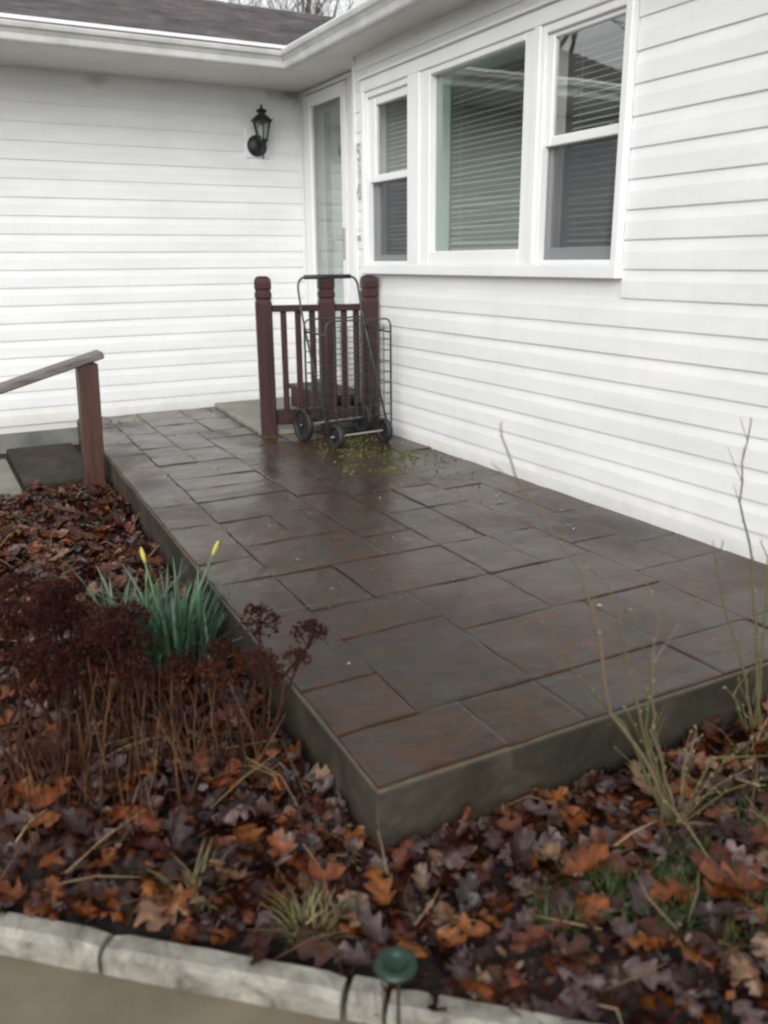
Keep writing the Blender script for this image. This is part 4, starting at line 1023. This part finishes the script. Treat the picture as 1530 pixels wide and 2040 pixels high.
# ================================================================ MOSS AND CRUMBS ON THE PATIO
ms = MB(); rm = random.Random(9)
MC = [(.060, .075, .016), (.080, .090, .020), (.045, .062, .015), (.14, .14, .03)]
def moss_at(x, y, r0, c):
    vs = []; n_ = 6; vs.append((x, y, r0*.30+.009))
    for k in range(n_):
        a = k*6.283/n_+rm.uniform(-.3, .3); q = r0*rm.uniform(.6, 1.1); vs.append((x+math.cos(a)*q, y+math.sin(a)*q, -.001))
    ms.add(vs, [(0, 1+k, 1+(k+1) % n_) for k in range(n_)], c)
for (cx, cy, rad, n_) in ((-.30, -1.52, .22, 300), (-.42, -1.85, .25, 100), (-.62, -1.14, .07, 110), (-.25, -2.0, .28, 140), (-.62, -2.1, .3, 60), (-.44, -2.2, .05, 70), (-.30, -2.45, .3, 40), (-1.27, -.30, .12, 40), (-.66, -.75, .05, 40), (-.15, -1.9, .12, 30)):
    for k in range(n_):
        a = rm.uniform(0, 6.283); q = rad*abs(rm.gauss(0, .6)); x = cx+math.cos(a)*q; y = cy+math.sin(a)*q
        if x > -.01 or y < -4.3: continue
        moss_at(x, y, rm.uniform(.003, .012), rm.choice(MC))
for (i, j, wd, hd) in stones:      # moss in the joints, mostly toward the house
    for k in range(10):
        if rm.random() < .5: x = PX+i*U; y = PY+(j+rm.random()*hd)*UY
        else: x = PX+(i+rm.random()*wd)*U; y = PY+j*UY
        if y < PY+.05 or x < PX+.03 or rm.random() < .55-.25*(y+2.5): continue
        moss_at(shx(x, y)+rm.gauss(0, .002), y+rm.gauss(0, .002), rm.uniform(.0025, .006), rm.choice(MC[:3]))
tag(ms.build('moss', M['moss']), 'small yellow-green moss cushions on the wet patio near the cart', 'moss', kind='stuff')
cr = MB()
for k in range(70):
    x = rm.uniform(-1.5, -.08); y = rm.uniform(-4.1, -1.2); a = rm.uniform(0, 6.283); L = rm.uniform(.006, .03)
    c = rm.choice([(.45, .40, .30), (.30, .22, .12), (.55, .53, .48), (.20, .13, .07)])
    d_ = Vector((math.cos(a), math.sin(a), 0)); n_ = Vector((-d_.y, d_.x, 0)); p = Vector((shx(x, y), y, .009)); w_ = rm.uniform(.001, .004)
    cr.add([p-d_*L/2, p+n_*w_+Vector((0, 0, .003)), p+d_*L/2, p-n_*w_+Vector((0, 0, .002))], [(0, 3, 2, 1)], c)
tag(cr.build('patio_crumbs', M['plant']), 'tiny twigs and leaf crumbs scattered over the wet patio stones', 'debris', kind='stuff')

# ================================================================ BARE TREES BEHIND THE ROOF
def tree(x, y, h, label, sd_):
    r_ = random.Random(sd_); t_ = thing('bare_tree', (x, y, -.29), label, 'tree', 'bare trees behind the roof')
    tr = MB(); br = MB()
    def grow(p, d_, L, r0, lvl):
        n_ = 4; Q = [p]; dd = d_.copy()
        for k in range(n_):
            dd = (dd+Vector((r_.gauss(0, .10), r_.gauss(0, .10), r_.gauss(.04, .08)))).normalized(); Q.append(Q[-1]+dd*L/n_)
        (tr if lvl == 0 else br).tube(Q, [r0*(1-.42*k/n_) for k in range(n_+1)], 6 if lvl < 2 else 4 if lvl < 4 else 3, cap=False)
        if lvl >= 5: return
        for k in range(r_.choice((3, 4)) if lvl < 4 else 3):
            at = Q[r_.choice((2, 3, 4)) if lvl else r_.choice((3, 4))]; ax = dd.orthogonal().normalized(); ax.rotate(Matrix.Rotation(r_.uniform(0, 6.28), 3, dd))
            nd = (dd+ax*r_.uniform(.45, 1.0)).normalized(); grow(at, nd, L*r_.uniform(.60, .82), r0*.55*r_.uniform(.7, 1), lvl+1)
    grow(Vector((x, y, -.3)), Vector((r_.gauss(0, .05), r_.gauss(0, .05), 1)).normalized(), h*.30, h*.022, 0)
    tr.build('trunk', M['bark'], t_, smooth=True); br.build('crown', M['bark'], t_)
tree(3.0, 8.0, 8.5, 'bare branching tree rising behind the dark roof', 4)
tree(4.9, 10.0, 10, 'farther bare tree beyond the roof, right of the nearer one', 8)
tree(2.2, 11.5, 9, 'bare tree beyond the roof, left of the nearer one', 12)
tree(-7.4, 5.6, 9.5, 'bare tree off to the left mirrored in the end window', 16)
